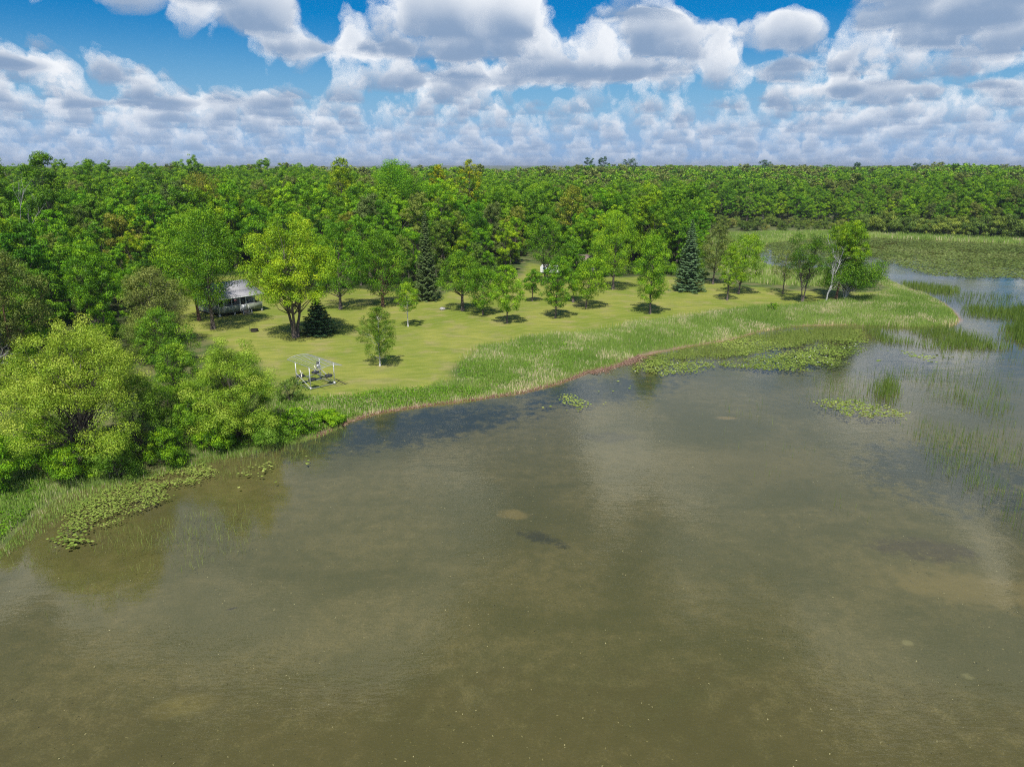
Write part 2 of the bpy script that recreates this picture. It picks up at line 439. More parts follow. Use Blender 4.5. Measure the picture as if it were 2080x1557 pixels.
# lake bed: silt with weed patches, paler sand in places, then broad dark ellipses for the water's reflection tone
b1 = n.noise(n.vm('MULTIPLY', flat, (0.7, 1, 1)), 0.10, 6, 0.62, 0.6); b2 = n.noise(flat, 0.9, 5, 0.7); b3 = n.noise(flat, 6.0, 4, 0.75); b4 = n.noise(flat, 0.55, 5, 0.7)
bed = n.mix(n.ss(b1, 0.36, 0.62), (0.150, 0.145, 0.070), (0.250, 0.222, 0.120))
bed = n.mix(n.ss(b2, 0.30, 0.72, 0.62, 0.0), bed, (0.110, 0.118, 0.052))
bed = n.mix(n.ss(b2, 0.62, 0.80, 0.0, 0.5), bed, (0.31, 0.275, 0.15))
bed = n.mix(n.ss(b3, 0.25, 0.75, 0.50, 0.0), bed, (0.075, 0.080, 0.036))
bed = n.mix(n.ss(n.noise(flat, 17.0, 3, 0.8), 0.35, 0.68, 0.45, 0.0), bed, (0.055, 0.060, 0.026))
bed = n.mix(n.ss(b3, 0.60, 0.85, 0.0, 0.6), bed, (0.34, 0.31, 0.18))
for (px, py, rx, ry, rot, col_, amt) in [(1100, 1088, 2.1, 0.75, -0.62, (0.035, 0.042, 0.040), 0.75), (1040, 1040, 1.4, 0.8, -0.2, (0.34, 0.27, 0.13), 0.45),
        (1240, 890, 2.6, 1.4, 0.1, (0.05, 0.055, 0.05), 0.5), (1880, 1110, 3.6, 1.7, -0.2, (0.075, 0.06, 0.055), 0.6), (1980, 1190, 6.0, 2.4, -0.25, (0.32, 0.26, 0.13), 0.4),
        (370, 1430, 1.6, 0.8, 0.2, (0.33, 0.29, 0.12), 0.45), (1475, 848, 1.3, 0.5, 0.0, (0.34, 0.26, 0.14), 0.6), (1846, 1300, 0.36, 0.3, 0.0, (0.36, 0.35, 0.21), 0.4),
        (830, 880, 15.0, 4.5, 0.45, (0.030, 0.045, 0.050), 0.95), (1230, 800, 11.0, 4.5, 0.5, (0.035, 0.050, 0.055), 0.9), (1930, 960, 8.0, 8.0, 0.0, (0.045, 0.060, 0.062), 0.8), (1760, 730, 14.0, 9.0, 0.2, (0.045, 0.060, 0.062), 0.85), (2000, 620, 40.0, 20.0, 0.2, (0.045, 0.060, 0.062), 0.9), (1100, 1600, 34.0, 8.0, 0.0, (0.105, 0.098, 0.045), 0.75), (1966, 1368, 0.4, 0.3, 0.0, (0.36, 0.35, 0.21), 0.4), (470, 1235, 0.35, 0.12, 0.5, (0.03, 0.03, 0.04), 0.8), (1500, 940, 9.0, 5.0, 0.0, (0.20, 0.175, 0.09), 0.4)]:  # the broad dark ellipses paint mirrored blue sky and dimmer near reflection into the bed
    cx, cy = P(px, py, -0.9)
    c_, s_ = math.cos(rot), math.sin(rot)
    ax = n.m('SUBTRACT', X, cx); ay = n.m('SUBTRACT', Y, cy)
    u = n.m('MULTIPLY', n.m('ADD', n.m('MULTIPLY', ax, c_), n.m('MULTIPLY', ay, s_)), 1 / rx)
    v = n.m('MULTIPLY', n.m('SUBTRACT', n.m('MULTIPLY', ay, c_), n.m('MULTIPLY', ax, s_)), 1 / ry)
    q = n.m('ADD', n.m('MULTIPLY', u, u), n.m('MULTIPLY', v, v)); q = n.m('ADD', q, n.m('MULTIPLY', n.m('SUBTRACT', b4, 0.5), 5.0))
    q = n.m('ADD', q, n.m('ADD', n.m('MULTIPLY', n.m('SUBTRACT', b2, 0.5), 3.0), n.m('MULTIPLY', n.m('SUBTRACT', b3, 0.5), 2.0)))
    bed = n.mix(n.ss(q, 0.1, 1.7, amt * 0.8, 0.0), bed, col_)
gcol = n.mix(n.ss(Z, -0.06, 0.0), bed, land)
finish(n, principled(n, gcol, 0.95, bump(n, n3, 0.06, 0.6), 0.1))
M['ground'] = gm
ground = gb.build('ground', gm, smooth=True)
tag(ground, 'mown lawn, marsh edge, forest floor and shallow lake bed', kind='structure')
def set_attr(me, name, vals):
    a = me.attributes.new(name, 'FLOAT', 'POINT'); a.data.foreach_set('value', np.asarray(vals, np.float32))
lw = sdist(gp, LAWN) + 1.6 * (vnoise(gp[:, 0], gp[:, 1], 4.0, 2) - 0.5)
wd = np.maximum(sdist(gp, WOOD), sdist(gp, WOOD_B))
set_attr(ground.data, 'lawn', sstep(lw, -0.8, 0.8))
set_attr(ground.data, 'wood', sstep(wd + 2.0 * (vnoise(gp[:, 0], gp[:, 1], 5.0, 8) - 0.5), -1.0, 1.5) * (1 - sstep(lw, -1.0, 0.5)))
set_attr(ground.data, 'shore', np.clip(gsd, -5, 400))

# water: a clear sheet over the bed that mirrors the sky by its angle
wm, n = new_mat('water')
p = pos(n); X, Y, Z = n.sep(p)
big = n.noise(n.comb(X, Y, 0), 0.035, 3, 0.55)
r1 = n.noise(n.vm('MULTIPLY', p, (1.0, 2.2, 1.0)), 1.6, 4, 0.6)
r2 = n.noise(n.vm('MULTIPLY', p, (0.35, 1.0, 1.0)), 0.5, 3, 0.5)
hgt = n.m('ADD', n.m('MULTIPLY', r1, n.ss(big, 0.35, 0.6, 0.012, 0.045)), n.m('MULTIPLY', r2, 0.05))
nb = bump(n, hgt, 1.0, 0.33)
fr = n.new('ShaderNodeFresnel'); fr.inputs['IOR'].default_value = 1.43; n.put(fr.inputs['Normal'], nb)
tr = n.new('ShaderNodeBsdfTransparent'); n.put(tr.inputs[0], (0.89, 0.875, 0.73))
gl = n.new('ShaderNodeBsdfGlossy'); gl.inputs['Roughness'].default_value = 0.02; n.put(gl.inputs['Normal'], nb)
n.put(gl.inputs[0], (1, 1, 1))
mx = n.new('ShaderNodeMixShader'); n.put(mx.inputs[0], fr.outputs[0])
n.t.links.new(tr.outputs[0], mx.inputs[1]); n.t.links.new(gl.outputs[0], mx.inputs[2])
finish(n, mx.outputs[0])
wb = Buf()
wb.add([(-300, -300, 0), (900, -300, 0), (900, 420, 0), (-300, 420, 0)], [(0, 1, 2, 3)])
water = wb.build('water', wm)
tag(water, 'shallow clear lake water over an olive bed', kind='structure')
# ------------------------------------------------------------------ plants: builders
def unit(v): return v / (np.linalg.norm(v, axis=-1, keepdims=True) + 1e-9)
def add_leaves(buf, c, nrm, size, tint, mi=0, asp=0.55, r=rng):
    """one rhombic leaf spray per centre"""
    k = len(c)
    t = unit(np.cross(nrm, unit(r.normal(size=(k, 3)))))
    b = np.cross(nrm, t)
    s = np.broadcast_to(size, (k,))[:, None]
    droop = nrm * s * 0.18
    v = np.stack([c - t * s * 0.5 - droop, c + b * s * asp * 0.5, c + t * s * 0.5 - droop, c - b * s * asp * 0.5], 1).reshape(-1, 3)
    f = np.arange(4 * k).reshape(k, 4)
    buf.add(v, f, mi, np.clip(tint, 0, 1))
PROF = {
    'oval': lambda t: np.sin(np.pi * np.clip(0.10 + 0.86 * t, 0, 1)) ** 0.75,
    'round': lambda t: np.sqrt(np.clip(1 - (2 * np.clip(t * 0.93 + 0.03, 0, 1) - 1) ** 2, 0, 1)),
    'dome': lambda t: np.sqrt(np.clip(1 - (np.clip(t, 0, 1)) ** 2.2, 0, 1)) * (0.78 + 0.22 * np.clip(t * 4, 0, 1)),
    'vase': lambda t: (0.35 + 0.75 * np.clip(t, 0, 1) ** 0.8) * np.sqrt(np.clip(1.02 - np.clip(t, 0, 1) ** 6, 0, 1)),
    'cone': lambda t: 1.02 - 0.85 * t,
    'egg': lambda t: np.sin(np.pi * np.clip(0.16 + 0.80 * t, 0, 1) ** 1.25) ** 0.8,
}
def make_crown_points(r, Ht, cb, R, prof, ncl, lump=0.22):
    i = np.arange(ncl)
    t = (i + 0.5) / ncl
    t = np.clip(t ** 0.85 + r.normal(0, 0.03, ncl), 0.0, 0.985)
    ang = i * 2.39996 + r.normal(0, 0.35, ncl)
    ph = r.uniform(0, 6.28, 3)
    lobes = 1 + lump * np.sin(2 * ang + ph[0]) * 0.6 + lump * np.sin(3 * ang + ph[1] + 4 * t) + lump * 0.6 * np.sin(5 * ang + 9 * t + ph[2])
    rr = R * PROF[prof](t) * lobes * np.where(r.random(ncl) < 0.72, r.uniform(0.68, 0.92, ncl), r.uniform(0.15, 0.65, ncl))
    z = cb + (Ht - cb) * t
    return np.stack([np.cos(ang) * rr, np.sin(ang) * rr, z], 1), t
def broadleaf(seed, Ht, cb, R, prof='oval', ncl=80, nlf=110, leaf=0.34, clump=0.30, trunk_r=None, mat='leaf', bark_m='bark', stems=1, lean=(0, 0),
              sparse=0.0, two_trunks=0.0, lump=0.22, flat=0.78, lobes=None):
    """returns (trunk object, crown object) of one tree standing at the origin"""
    r = np.random.default_rng(seed)
    if leaf < 0.5: ncl, nlf, leaf, clump = int(ncl * 1.35), int(nlf * 1.05), leaf * 0.84, clump * 0.80
    pts, t = make_crown_points(r, Ht, cb, R, prof, ncl, lump)
    if lobes is not None:
        # an uneven crown: boughs carry separate lobes, clumps of leaves cover each lobe
        if isinstance(lobes, int):
            lo = []
            for q in range(lobes):
                tz = (q + 0.6) / lobes; an = q * 2.4 + r.uniform(0, 0.8)
                rd = float(PROF[prof](np.array(tz))) * r.uniform(0.35, 0.75) * (0.35 if q == lobes - 1 else 1)
                lo.append((math.cos(an) * rd, math.sin(an) * rd, tz * 0.86, r.uniform(0.34, 0.52)))
            lobes = lo
        wt = np.array([l_[3] ** 2 for l_ in lobes]); own = r.choice(len(lobes), ncl, p=wt / wt.sum())
        L_ = np.array(lobes)[own]
        dd = unit(r.normal(size=(ncl, 3))); dd[:, 2] = np.abs(dd[:, 2]) * 1.1 - 0.45; dd = unit(dd)
        rl = L_[:, 3] * np.where(r.random(ncl) < 0.8, r.uniform(0.75, 1.0, ncl), r.uniform(0.2, 0.7, ncl))
        t = np.clip(L_[:, 2] + dd[:, 2] * rl * R * 1.1 / (Ht - cb), 0.0, 0.97)
        pts = np.column_stack([(L_[:, 0] + dd[:, 0] * rl) * R, (L_[:, 1] + dd[:, 1] * rl) * R, cb + (Ht - cb) * t])
    if lobes is not None:
        pts[:, 2] = cb + (pts[:, 2] - cb) * (Ht - 0.45 * clump * R - cb) / max(pts[:, 2].max() - cb, 0.5)
    pts[:, 0] += lean[0] * (pts[:, 2] / Ht) ** 1.5; pts[:, 1] += lean[1] * (pts[:, 2] / Ht) ** 1.5
    rc = clump * R * r.uniform(0.65, 1.25, ncl) * (0.72 + 0.28 * PROF[prof](t))
    if sparse: keep = r.random(ncl) > sparse
    else: keep = np.ones(ncl, bool)
    cbuf = Buf(); C_, N_, S_, T_ = [], [], [], []
    for p_, q in zip(pts[keep], rc[keep]):
        k = max(12, int(nlf * (q / (clump * R)) ** 2 * r.uniform(0.75, 1.2)))
        d = unit(r.normal(size=(k, 3)))
        d = d[(d[:, 2] > -0.55) | (r.random(k) < 0.35)]
        k = len(d)
        rad = q * r.random(k) ** 0.28
        wob = 1 + 0.25 * np.sin(d[:, 0] * 5 + p_[0]) * np.cos(d[:, 1] * 4 + p_[1])
        c = p_ + d * (rad * wob)[:, None] * np.array([1, 1, flat])
        nr = unit(d * 1.05 + np.array([0, 0, 0.35]) + r.normal(size=(k, 3)) * 0.42)
        C_.append(c); N_.append(nr); S_.append(leaf * r.uniform(0.65, 1.3, k))
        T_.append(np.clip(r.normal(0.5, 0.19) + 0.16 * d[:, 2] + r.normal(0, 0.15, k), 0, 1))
    c = np.concatenate(C_); c[:, 2] = np.maximum(c[:, 2], 0.12)
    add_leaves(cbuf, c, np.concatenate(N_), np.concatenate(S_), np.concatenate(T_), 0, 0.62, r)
    tb = Buf()
    tr_ = trunk_r or Ht * 0.017
    for s_ in range(stems):
        a = s_ * 2 * np.pi / max(stems, 1) + r.uniform(0, 1)
        off = np.array([math.cos(a), math.sin(a), 0]) * (0.0 if stems == 1 else tr_ * 0.8)
        k = 9; u = np.linspace(0, 1, k)
        spread = (0.0 if stems == 1 else R * 0.42)
        ax = np.stack([off[0] + math.cos(a) * spread * u ** 1.4 + r.normal(0, 0.010 * Ht, k) * u + lean[0] * (u * 0.85) ** 1.5,
                       off[1] + math.sin(a) * spread * u ** 1.4 + r.normal(0, 0.010 * Ht, k) * u + lean[1] * (u * 0.85) ** 1.5,
                       -0.15 + u * Ht * (0.86 if lobes is None else 0.74)], 1)
        rad = tr_ * (0.75 if stems > 1 else 1.0) * (1 - 0.86 * u); rad[0] *= 1.45
        tb.tube(ax, rad, 7)
        lim = [i for i in range(ncl) if keep[i] and i % stems == s_]
        for i in lim[:: max(1, len(lim) // 34)]:
            g = pts[i]; zb = max(cb * 0.75, g[2] - 0.38 * np.hypot(g[0], g[1]) - 0.12 * (Ht - cb)); ub = np.clip((zb + 0.15) / (Ht * 0.86), 0.02, 0.97)
            j = np.array([np.interp(ub, u, ax[:, q_]) for q_ in range(3)])
            mid = j * 0.5 + g * 0.5 + np.array([0, 0, 0.08 * np.linalg.norm(g - j)]) + r.normal(0, 0.04 * R, 3)
            rb = max(0.018, np.interp(ub, u, rad) * 0.42)
            tb.tube([j, mid, g], [rb, rb * 0.6, rb * 0.25], 4, cap=False)
    trunk = tb.build('trunk', M[bark_m], smooth=True)
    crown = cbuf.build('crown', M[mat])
    return trunk, crown
def conifer(seed, Ht, R, mat='spruce', step=0.46, nb=13, droop=0.25, spray=0.30, bare=0.03, ragged=0.1):
    r = np.random.default_rng(seed)
    tb = Buf(); tb.tube([(0, 0, -0.1), (0, 0, Ht * 0.5), (0, 0, Ht * 0.98)], [Ht * 0.017, Ht * 0.010, 0.02], 7)
    C_, N_, S_, T_ = [], [], [], []
    z = Ht * bare
    while z < Ht * 0.985:
        t = z / Ht
        L0 = R * (1 - t) ** 0.92 + 0.10
        k = max(5, int(nb * (0.55 + 0.45 * (1 - t))))
        for j in range(k):
            a = j * 2 * np.pi / k + r.uniform(-0.25, 0.25) + z * 2.1
            L = L0 * r.uniform(0.80, 1.10) * (1 - ragged * r.random())
            m_ = max(4, int(L / (spray * 0.42)))
            u = (np.arange(m_) + 0.5) / m_
            ax = np.stack([np.cos(a) * L * u, np.sin(a) * L * u, z - droop * L * u + droop * 0.9 * L * u ** 3 + r.normal(0, 0.02, m_)], 1)
            wdt = 0.32 * L * (1 - u) ** 0.7 * np.clip(u * 4, 0.3, 1) + 0.07
            side = np.array([-np.sin(a), np.cos(a), 0])
            for s_ in (-1, -0.5, 0.5, 1, 0):
                c = ax + side * (wdt * s_)[:, None] + r.normal(0, 0.04, (m_, 3)) - np.array([0, 0, 1]) * (np.abs(s_) * wdt * 0.35)[:, None]
                C_.append(c); N_.append(unit(np.tile([np.cos(a) * 0.35, np.sin(a) * 0.35, 0.9], (m_, 1)) + r.normal(0, 0.35, (m_, 3))))
                S_.append(spray * r.uniform(0.7, 1.25, m_)); T_.append(np.clip(0.22 + 0.5 * u + r.normal(0, 0.1, m_), 0, 1))
            if j % 2 == 0: tb.tube([(0, 0, z), ax[-1]], [0.03, 0.01], 3, cap=False)
        z += step * (0.7 + 0.5 * (1 - t)) * r.uniform(0.85, 1.15)
    cbuf = Buf(); add_leaves(cbuf, np.concatenate(C_), np.concatenate(N_), np.concatenate(S_), np.concatenate(T_), 0, 0.5, r)
    return tb.build('trunk', M['bark'], smooth=True), cbuf.build('crown', M[mat])
def bare_tree(seed, Ht, R, bark_m='deadwood', r0=None, levels=4, kids=3, name='trunk', lean=0.0):
    """leafless branching wood as one mesh"""
    r = np.random.default_rng(seed); tb = Buf()
    def grow_(p0, d, L, rad, lev):
        k = 4; pts = [p0]
        for i in range(k):
            d = unit(d + r.normal(0, 0.13, 3) + np.array([0, 0, 0.05]))
            pts.append(pts[-1] + d * L / k)
        tb.tube(pts, np.linspace(rad, rad * 0.55, k + 1), 5 if lev > 1 else 3, cap=False)
        if lev <= 0: return
        for j in range(kids + (lev > 2)):
            i = r.integers(1, k + 1)
            nd = unit(d + unit(r.normal(size=3)) * 0.85 * R)
            grow_(pts[i], nd, L * r.uniform(0.45, 0.72), rad * 0.5, lev - 1)
    grow_(np.array([0, 0, -0.1]), np.array([lean, 0, 1.0]), Ht * 0.55, r0 or Ht * 0.018, levels)
    return tb.build(name, M[bark_m], smooth=True)
used_names = {}
def as_thing(parts, name, label, cat, loc, rz=0.0, group=None, color=None, scale=None):
    e = empty(name, label, cat, loc, rz, group)
    if scale is not None: e.scale = scale
    for o in parts:
        if o is None: continue
        o.parent = e
        if color is not None: o.color = (*color, 1)
    return e
def copy_thing(root, loc, rz, scale=None, label=None, group=None, color=None):
    c = root.copy(); COL.objects.link(c)
    c.location = loc; c.rotation_euler = (0, 0, rz)
    if scale is not None: c.scale = scale
    if label: c['label'] = label
    if group: c['group'] = group
    for ch in KIDS[root.name]:
        k = ch.copy(); COL.objects.link(k); k.parent = c
        if color is not None: k.color = (*color, 1)
    return c
KIDS = {}
def from_photo(px, py, py_top, px_l=None, px_r=None):
    """stand a thing on the ground where its foot is seen; its height and half width follow from its distance"""
    x, y, z = ground_at(px, py)
    ztop = CAM_Z + y * row_slope(py_top)
    hw = None
    if px_l is not None:
        depth = y * math.cos(PITCH) + (CAM_Z - z) * math.sin(PITCH)
        hw = (px_r - px_l) / 2 / F * depth
    return x, y, z, ztop - z, hw
# ------------------------------------------------------------------ trees one can tell apart
def plant(name, label, px, py, top, l, r_, cby, seed, prof='oval', mat='leaf', bark_m='bark', ncl=70, nlf=162, leaf=0.26, color=None, group=None, cat='tree', rz=0.0, **kw):
    x, y, z, ht, hw = from_photo(px, py, top, l, r_)
    slope = row_slope(cby)
    cb = max(0.25, CAM_Z + y * slope - z)
    hw *= 1.24 if name in ('shade_tree', 'young_tree') else 1.04 if name == 'maple_tree' else 1.0
    mid = ((l + r_) / 2 - px) / F * math.hypot(y, CAM_Z)
    parts = broadleaf(seed, ht, cb, hw / 1.02, prof, ncl, nlf, leaf, mat=mat, bark_m=bark_m, lean=(mid, 0), **kw)
    return as_thing(parts, name, label, cat, (x, y, z), 0.0, group, color)
plant('maple_tree', 'large bright yellow-green maple with forked trunk on the lawn beside the cabin', 601, 685, 432, 503, 705, 612, 11, 'egg', 'maple', lobes=[(0,0,.82,.36),(-.35,0,.6,.38),(.4,-.1,.62,.36),(-.6,-.1,.34,.36),(.1,-.4,.4,.4),(.62,-.1,.36,.36),(0,.4,.5,.45),(.35,-.2,.12,.36),(-.45,-.2,.12,.34),(0,-.5,.12,.34),(-.1,.45,.15,.36)], ncl=190, nlf=300, leaf=0.25, clump=0.20, stems=3, trunk_r=0.36, lump=0.16)
plant('birch_tree', 'small yellow-green birch with white trunk alone on the lawn near the boat lift', 772, 743, 624, 738, 808, 724, 12, 'oval', 'willow', 'bark_white', ncl=110, nlf=171, leaf=0.14, clump=0.30, trunk_r=0.10, lump=0.3, color=(0.50, 0.62, 0.55))
plant('young_tree', 'sparse young tree with pale stem standing behind the small lone birch', 829, 663, 575, 806, 851, 632, 13, 'oval', 'leaf', 'bark_white', ncl=67, nlf=130, leaf=0.18, trunk_r=0.09, sparse=0.1, color=(1.3, 1.15, 1.0))
plant('shade_tree', 'tall tree with reddish trunk at wood edge, first one right of the maple', 778, 622, 470, 738, 822, 596, 14, 'oval', bark_m='bark_red', ncl=121, nlf=160, leaf=0.25, trunk_r=0.3)
plant('shade_tree', 'broad tree with thick grey trunk on the lawn right of the drooping spruce', 940, 631, 512, 898, 972, 592, 15, 'dome', ncl=108, nlf=144, leaf=0.25, trunk_r=0.33, color=(0.9, 0.9, 1.0))
plant('young_tree', 'short bushy tree with low crown between the thick grey trunk and its smaller neighbour', 981, 639, 545, 951, 1011, 622, 16, 'round', ncl=81, nlf=162, leaf=0.22, trunk_r=0.14)
plant('young_tree', 'slim oval tree standing farthest forward in the middle of the lawn', 1030, 657, 540, 1003, 1057, 630, 17, 'oval', ncl=86, nlf=162, leaf=0.22, trunk_r=0.14, color=(0.95, 1.0, 0.9))
plant('young_tree', 'smallest slender tree on the lawn in front of the double trunk', 1081, 612, 548, 1066, 1101, 594, 18, 'oval', ncl=54, nlf=126, leaf=0.21, trunk_r=0.12, color=(0.8, 0.9, 0.9))
plant('young_tree', 'bushy oval tree in mid-lawn in front of the white camper', 1128, 646, 522, 1107, 1163, 622, 19, 'oval', ncl=99, nlf=162, leaf=0.22, trunk_r=0.15, color=(0.95, 1.0, 0.9))
plant('shade_tree', 'tall tree with two close trunks beside the white camper', 1108, 574, 440, 1072, 1142, 535, 20, 'oval', ncl=108, nlf=160, leaf=0.25, stems=2, trunk_r=0.34)
plant('shade_tree', 'tree with pale thin trunk just right of the bushy oval lawn tree', 1164, 614, 498, 1146, 1190, 590, 21, 'egg', ncl=81, nlf=128, leaf=0.25, trunk_r=0.22, color=(1.0, 1.0, 1.0))
plant('young_tree', 'leaning rounded tree with short fork and light crown on the central lawn', 1190, 625, 528, 1172, 1238, 604, 22, 'round', ncl=89, nlf=162, leaf=0.23, trunk_r=0.17, color=(1.1, 1.05, 0.9))
plant('shade_tree', 'tall straight tree with dark trunk at the wood edge over open shade', 1245, 587, 435, 1212, 1290, 556, 23, 'oval', ncl=121, nlf=160, leaf=0.25, trunk_r=0.28)
plant('shade_tree', 'tall narrow tree with dark shadow pool alone on the right of the lawn', 1320, 637, 480, 1288, 1353, 608, 24, 'oval', ncl=121, nlf=162, leaf=0.24, trunk_r=0.19, color=(0.85, 0.92, 0.9))
plant('shade_tree', 'dull green tree directly right of the blue spruce', 1448, 577, 458, 1428, 1482, 548, 25, 'oval', 'olive', ncl=94, nlf=128, leaf=0.25, trunk_r=0.2)
plant('young_tree', 'narrow light green tree with pale trunk in front of the leafy yellow-green one', 1477, 610, 500, 1461, 1500, 580, 26, 'oval', 'maple', ncl=67, nlf=126, leaf=0.21, trunk_r=0.17, color=(0.7, 0.8, 0.7))
plant('shade_tree', 'yellow-green full crowned tree right of the narrow pale-trunked one', 1500, 597, 478, 1482, 1546, 572, 27, 'round', 'maple', ncl=108, nlf=153, leaf=0.24, trunk_r=0.2, color=(0.75, 0.85, 0.8))
plant('young_tree', 'small dull olive tree with thin crown near the point of the lawn', 1590, 597, 512, 1564, 1613, 565, 28, 'round', 'olive', ncl=54, nlf=99, leaf=0.21, trunk_r=0.14, sparse=0.2)
plant('shade_tree', 'airy dark green tree with tufted crown left of the dead birch', 1630, 615, 474, 1585, 1680, 572, 29, 'vase', 'leaf', lobes=7, ncl=108, nlf=190, leaf=0.21, clump=0.2, stems=2, trunk_r=0.2, sparse=0.1, color=(0.7, 0.72, 0.9))
plant('shade_tree', 'tallest tree on the point, reddish trunk and airy yellow-green top', 1698, 608, 447, 1672, 1756, 535, 30, 'vase', 'leaf', 'bark_red', lobes=9, ncl=162, nlf=240, leaf=0.22, clump=0.2, trunk_r=0.26, color=(1.1, 1.0, 0.8))
plant('shade_tree', 'dense dark green tree with three pale trunks at the tip of the point', 1716, 607, 525, 1678, 1776, 588, 31, 'round', 'leaf', 'bark_white', lobes=8, ncl=175, nlf=230, leaf=0.24, stems=3, trunk_r=0.26, color=(0.75, 0.78, 0.9))
plant('shade_tree', 'tall tree with rust-brown trunk at the left end of the cabin', 405, 651, 440, 340, 440, 605, 32, 'oval', bark_m='bark_red', ncl=148, nlf=176, leaf=0.25, trunk_r=0.28)
plant('shade_tree', 'tall leafy tree standing in front of the left corner of the cabin', 433, 668, 428, 384, 500, 616, 33, 'oval', ncl=162, nlf=176, leaf=0.25, trunk_r=0.32)
plant('shade_tree', 'tree with bare lower trunk just right of the yellow-green maple', 692, 628, 455, 648, 742, 596, 34, 'oval', ncl=121, nlf=160, leaf=0.25, trunk_r=0.3, color=(0.85, 0.95, 0.9))
plant('wood_tree', 'bushy wood-edge tree left of the brown-roofed cabin patch', 1163, 560, 478, 1135, 1180, 545, 91, 'oval', lobes=7, ncl=80, nlf=150, leaf=0.27, trunk_r=0.2)
plant('wood_tree', 'bushy wood-edge tree right of the brown-roofed cabin patch', 1213, 563, 470, 1190, 1240, 550, 92, 'oval', lobes=7, ncl=80, nlf=150, leaf=0.27, trunk_r=0.2, color=(0.85, 0.9, 0.9))
plant('wood_tree', 'low leafy tree under the brown-roofed cabin patch', 1186, 566, 532, 1165, 1210, 562, 93, 'dome', ncl=60, nlf=130, leaf=0.25, trunk_r=0.15)
x, y, z, ht, hw = from_photo(1397, 590, 444, 1360, 1438)
as_thing(conifer(41, ht, hw), 'blue_spruce', 'large symmetrical blue-green spruce at the right end of the wood', 'tree', (x, y, z), color=(1.35, 1.25, 1.05))
x, y, z, ht, hw = from_photo(868, 609, 425, 830, 906)
as_thing(conifer(42, ht, hw, 'spruce', droop=0.55, ragged=0.35), 'spruce_tree', 'tall drooping olive-grey spruce at the edge of the wood', 'tree', (x, y, z), color=(1.5, 1.15, 0.75))
x, y, z, ht, hw = from_photo(648, 678, 565, 606, 692)
as_thing(conifer(43, ht * 0.72, hw * 1.08, 'spruce', droop=0.1, bare=0.01), 'spruce_tree', 'low wide dark spruce tucked behind the maple trunk', 'tree', (x, y, z), color=(0.75, 0.8, 0.55))
x, y, z, ht, hw = from_photo(1678, 612, 498)
t_ = bare_tree(51, ht * 1.1, 0.6, 'bark_white', 0.19, 4, 3, lean=0.12)
as_thing([t_], 'dead_birch', 'dead leafless white birch on the point of the lawn', 'tree', (x, y, z))

# shore trees and bushes in front
plant('willow_tree', 'largest bright yellow-green willow on the near shore, left of the two', 172, 945, 640, 34, 338, 900, 61, 'dome', 'willow', lobes=[(.12,0,.80,.34),(-.22,-.1,.66,.36),(.42,-.05,.62,.34),(-.62,-.1,.50,.34),(-.35,-.35,.42,.36),(.1,-.4,.45,.38),(.55,-.25,.38,.34),(-.72,-.1,.22,.30),(-.2,-.5,.15,.30),(.62,-.4,.12,.30),(0,.4,.6,.45),(.4,.4,.4,.4),(-.4,.4,.4,.4)], ncl=300, nlf=430, leaf=0.135, clump=0.185, stems=5, trunk_r=0.3, lump=0.22, color=(0.92, 0.95, 1.0))
plant('willow_tree', 'second rounded willow on the near shore, in front of the boat lift', 482, 888, 684, 388, 584, 880, 62, 'dome', 'willow', lobes=[(-.5,-.2,.45,.42),(.1,-.1,.72,.5),(.5,-.1,.5,.46),(0,-.45,.25,.5),(.6,-.3,.15,.34),(-.6,-.2,.12,.36),(-.25,.3,.6,.45),(.1,.4,.35,.5)], ncl=230, nlf=420, leaf=0.13, clump=0.21, stems=4, trunk_r=0.2, lump=0.16, color=(0.82, 0.92, 0.9))
plant('willow_shrub', 'low olive-yellow willow shrub leaning over the lily pads', 285, 925, 770, 228, 352, 940, 63, 'round', 'willow', ncl=100, nlf=240, leaf=0.13, stems=3, trunk_r=0.1, color=(0.62, 0.72, 0.8), cat='shrub')
plant('shore_shrub', 'grey-green bush filling the gap between the two willows', 372, 850, 700, 322, 420, 850, 64, 'dome', 'leaf', ncl=110, nlf=200, leaf=0.15, stems=3, trunk_r=0.1, color=(1.0, 0.95, 1.4), cat='shrub')
plant('shore_shrub', 'pale green bush low at the waterline between the two willows', 405, 900, 800, 360, 450, 905, 164, 'dome', 'leaf', ncl=90, nlf=200, leaf=0.14, stems=3, trunk_r=0.06, color=(1.1, 1.05, 1.3), cat='shrub')
plant('shore_shrub', 'dark bushy alder behind the gap between the willows', 340, 745, 628, 280, 392, 735, 65, 'dome', 'leaf', ncl=110, nlf=200, leaf=0.18, stems=3, trunk_r=0.12, color=(0.95, 0.95, 1.2), cat='shrub')
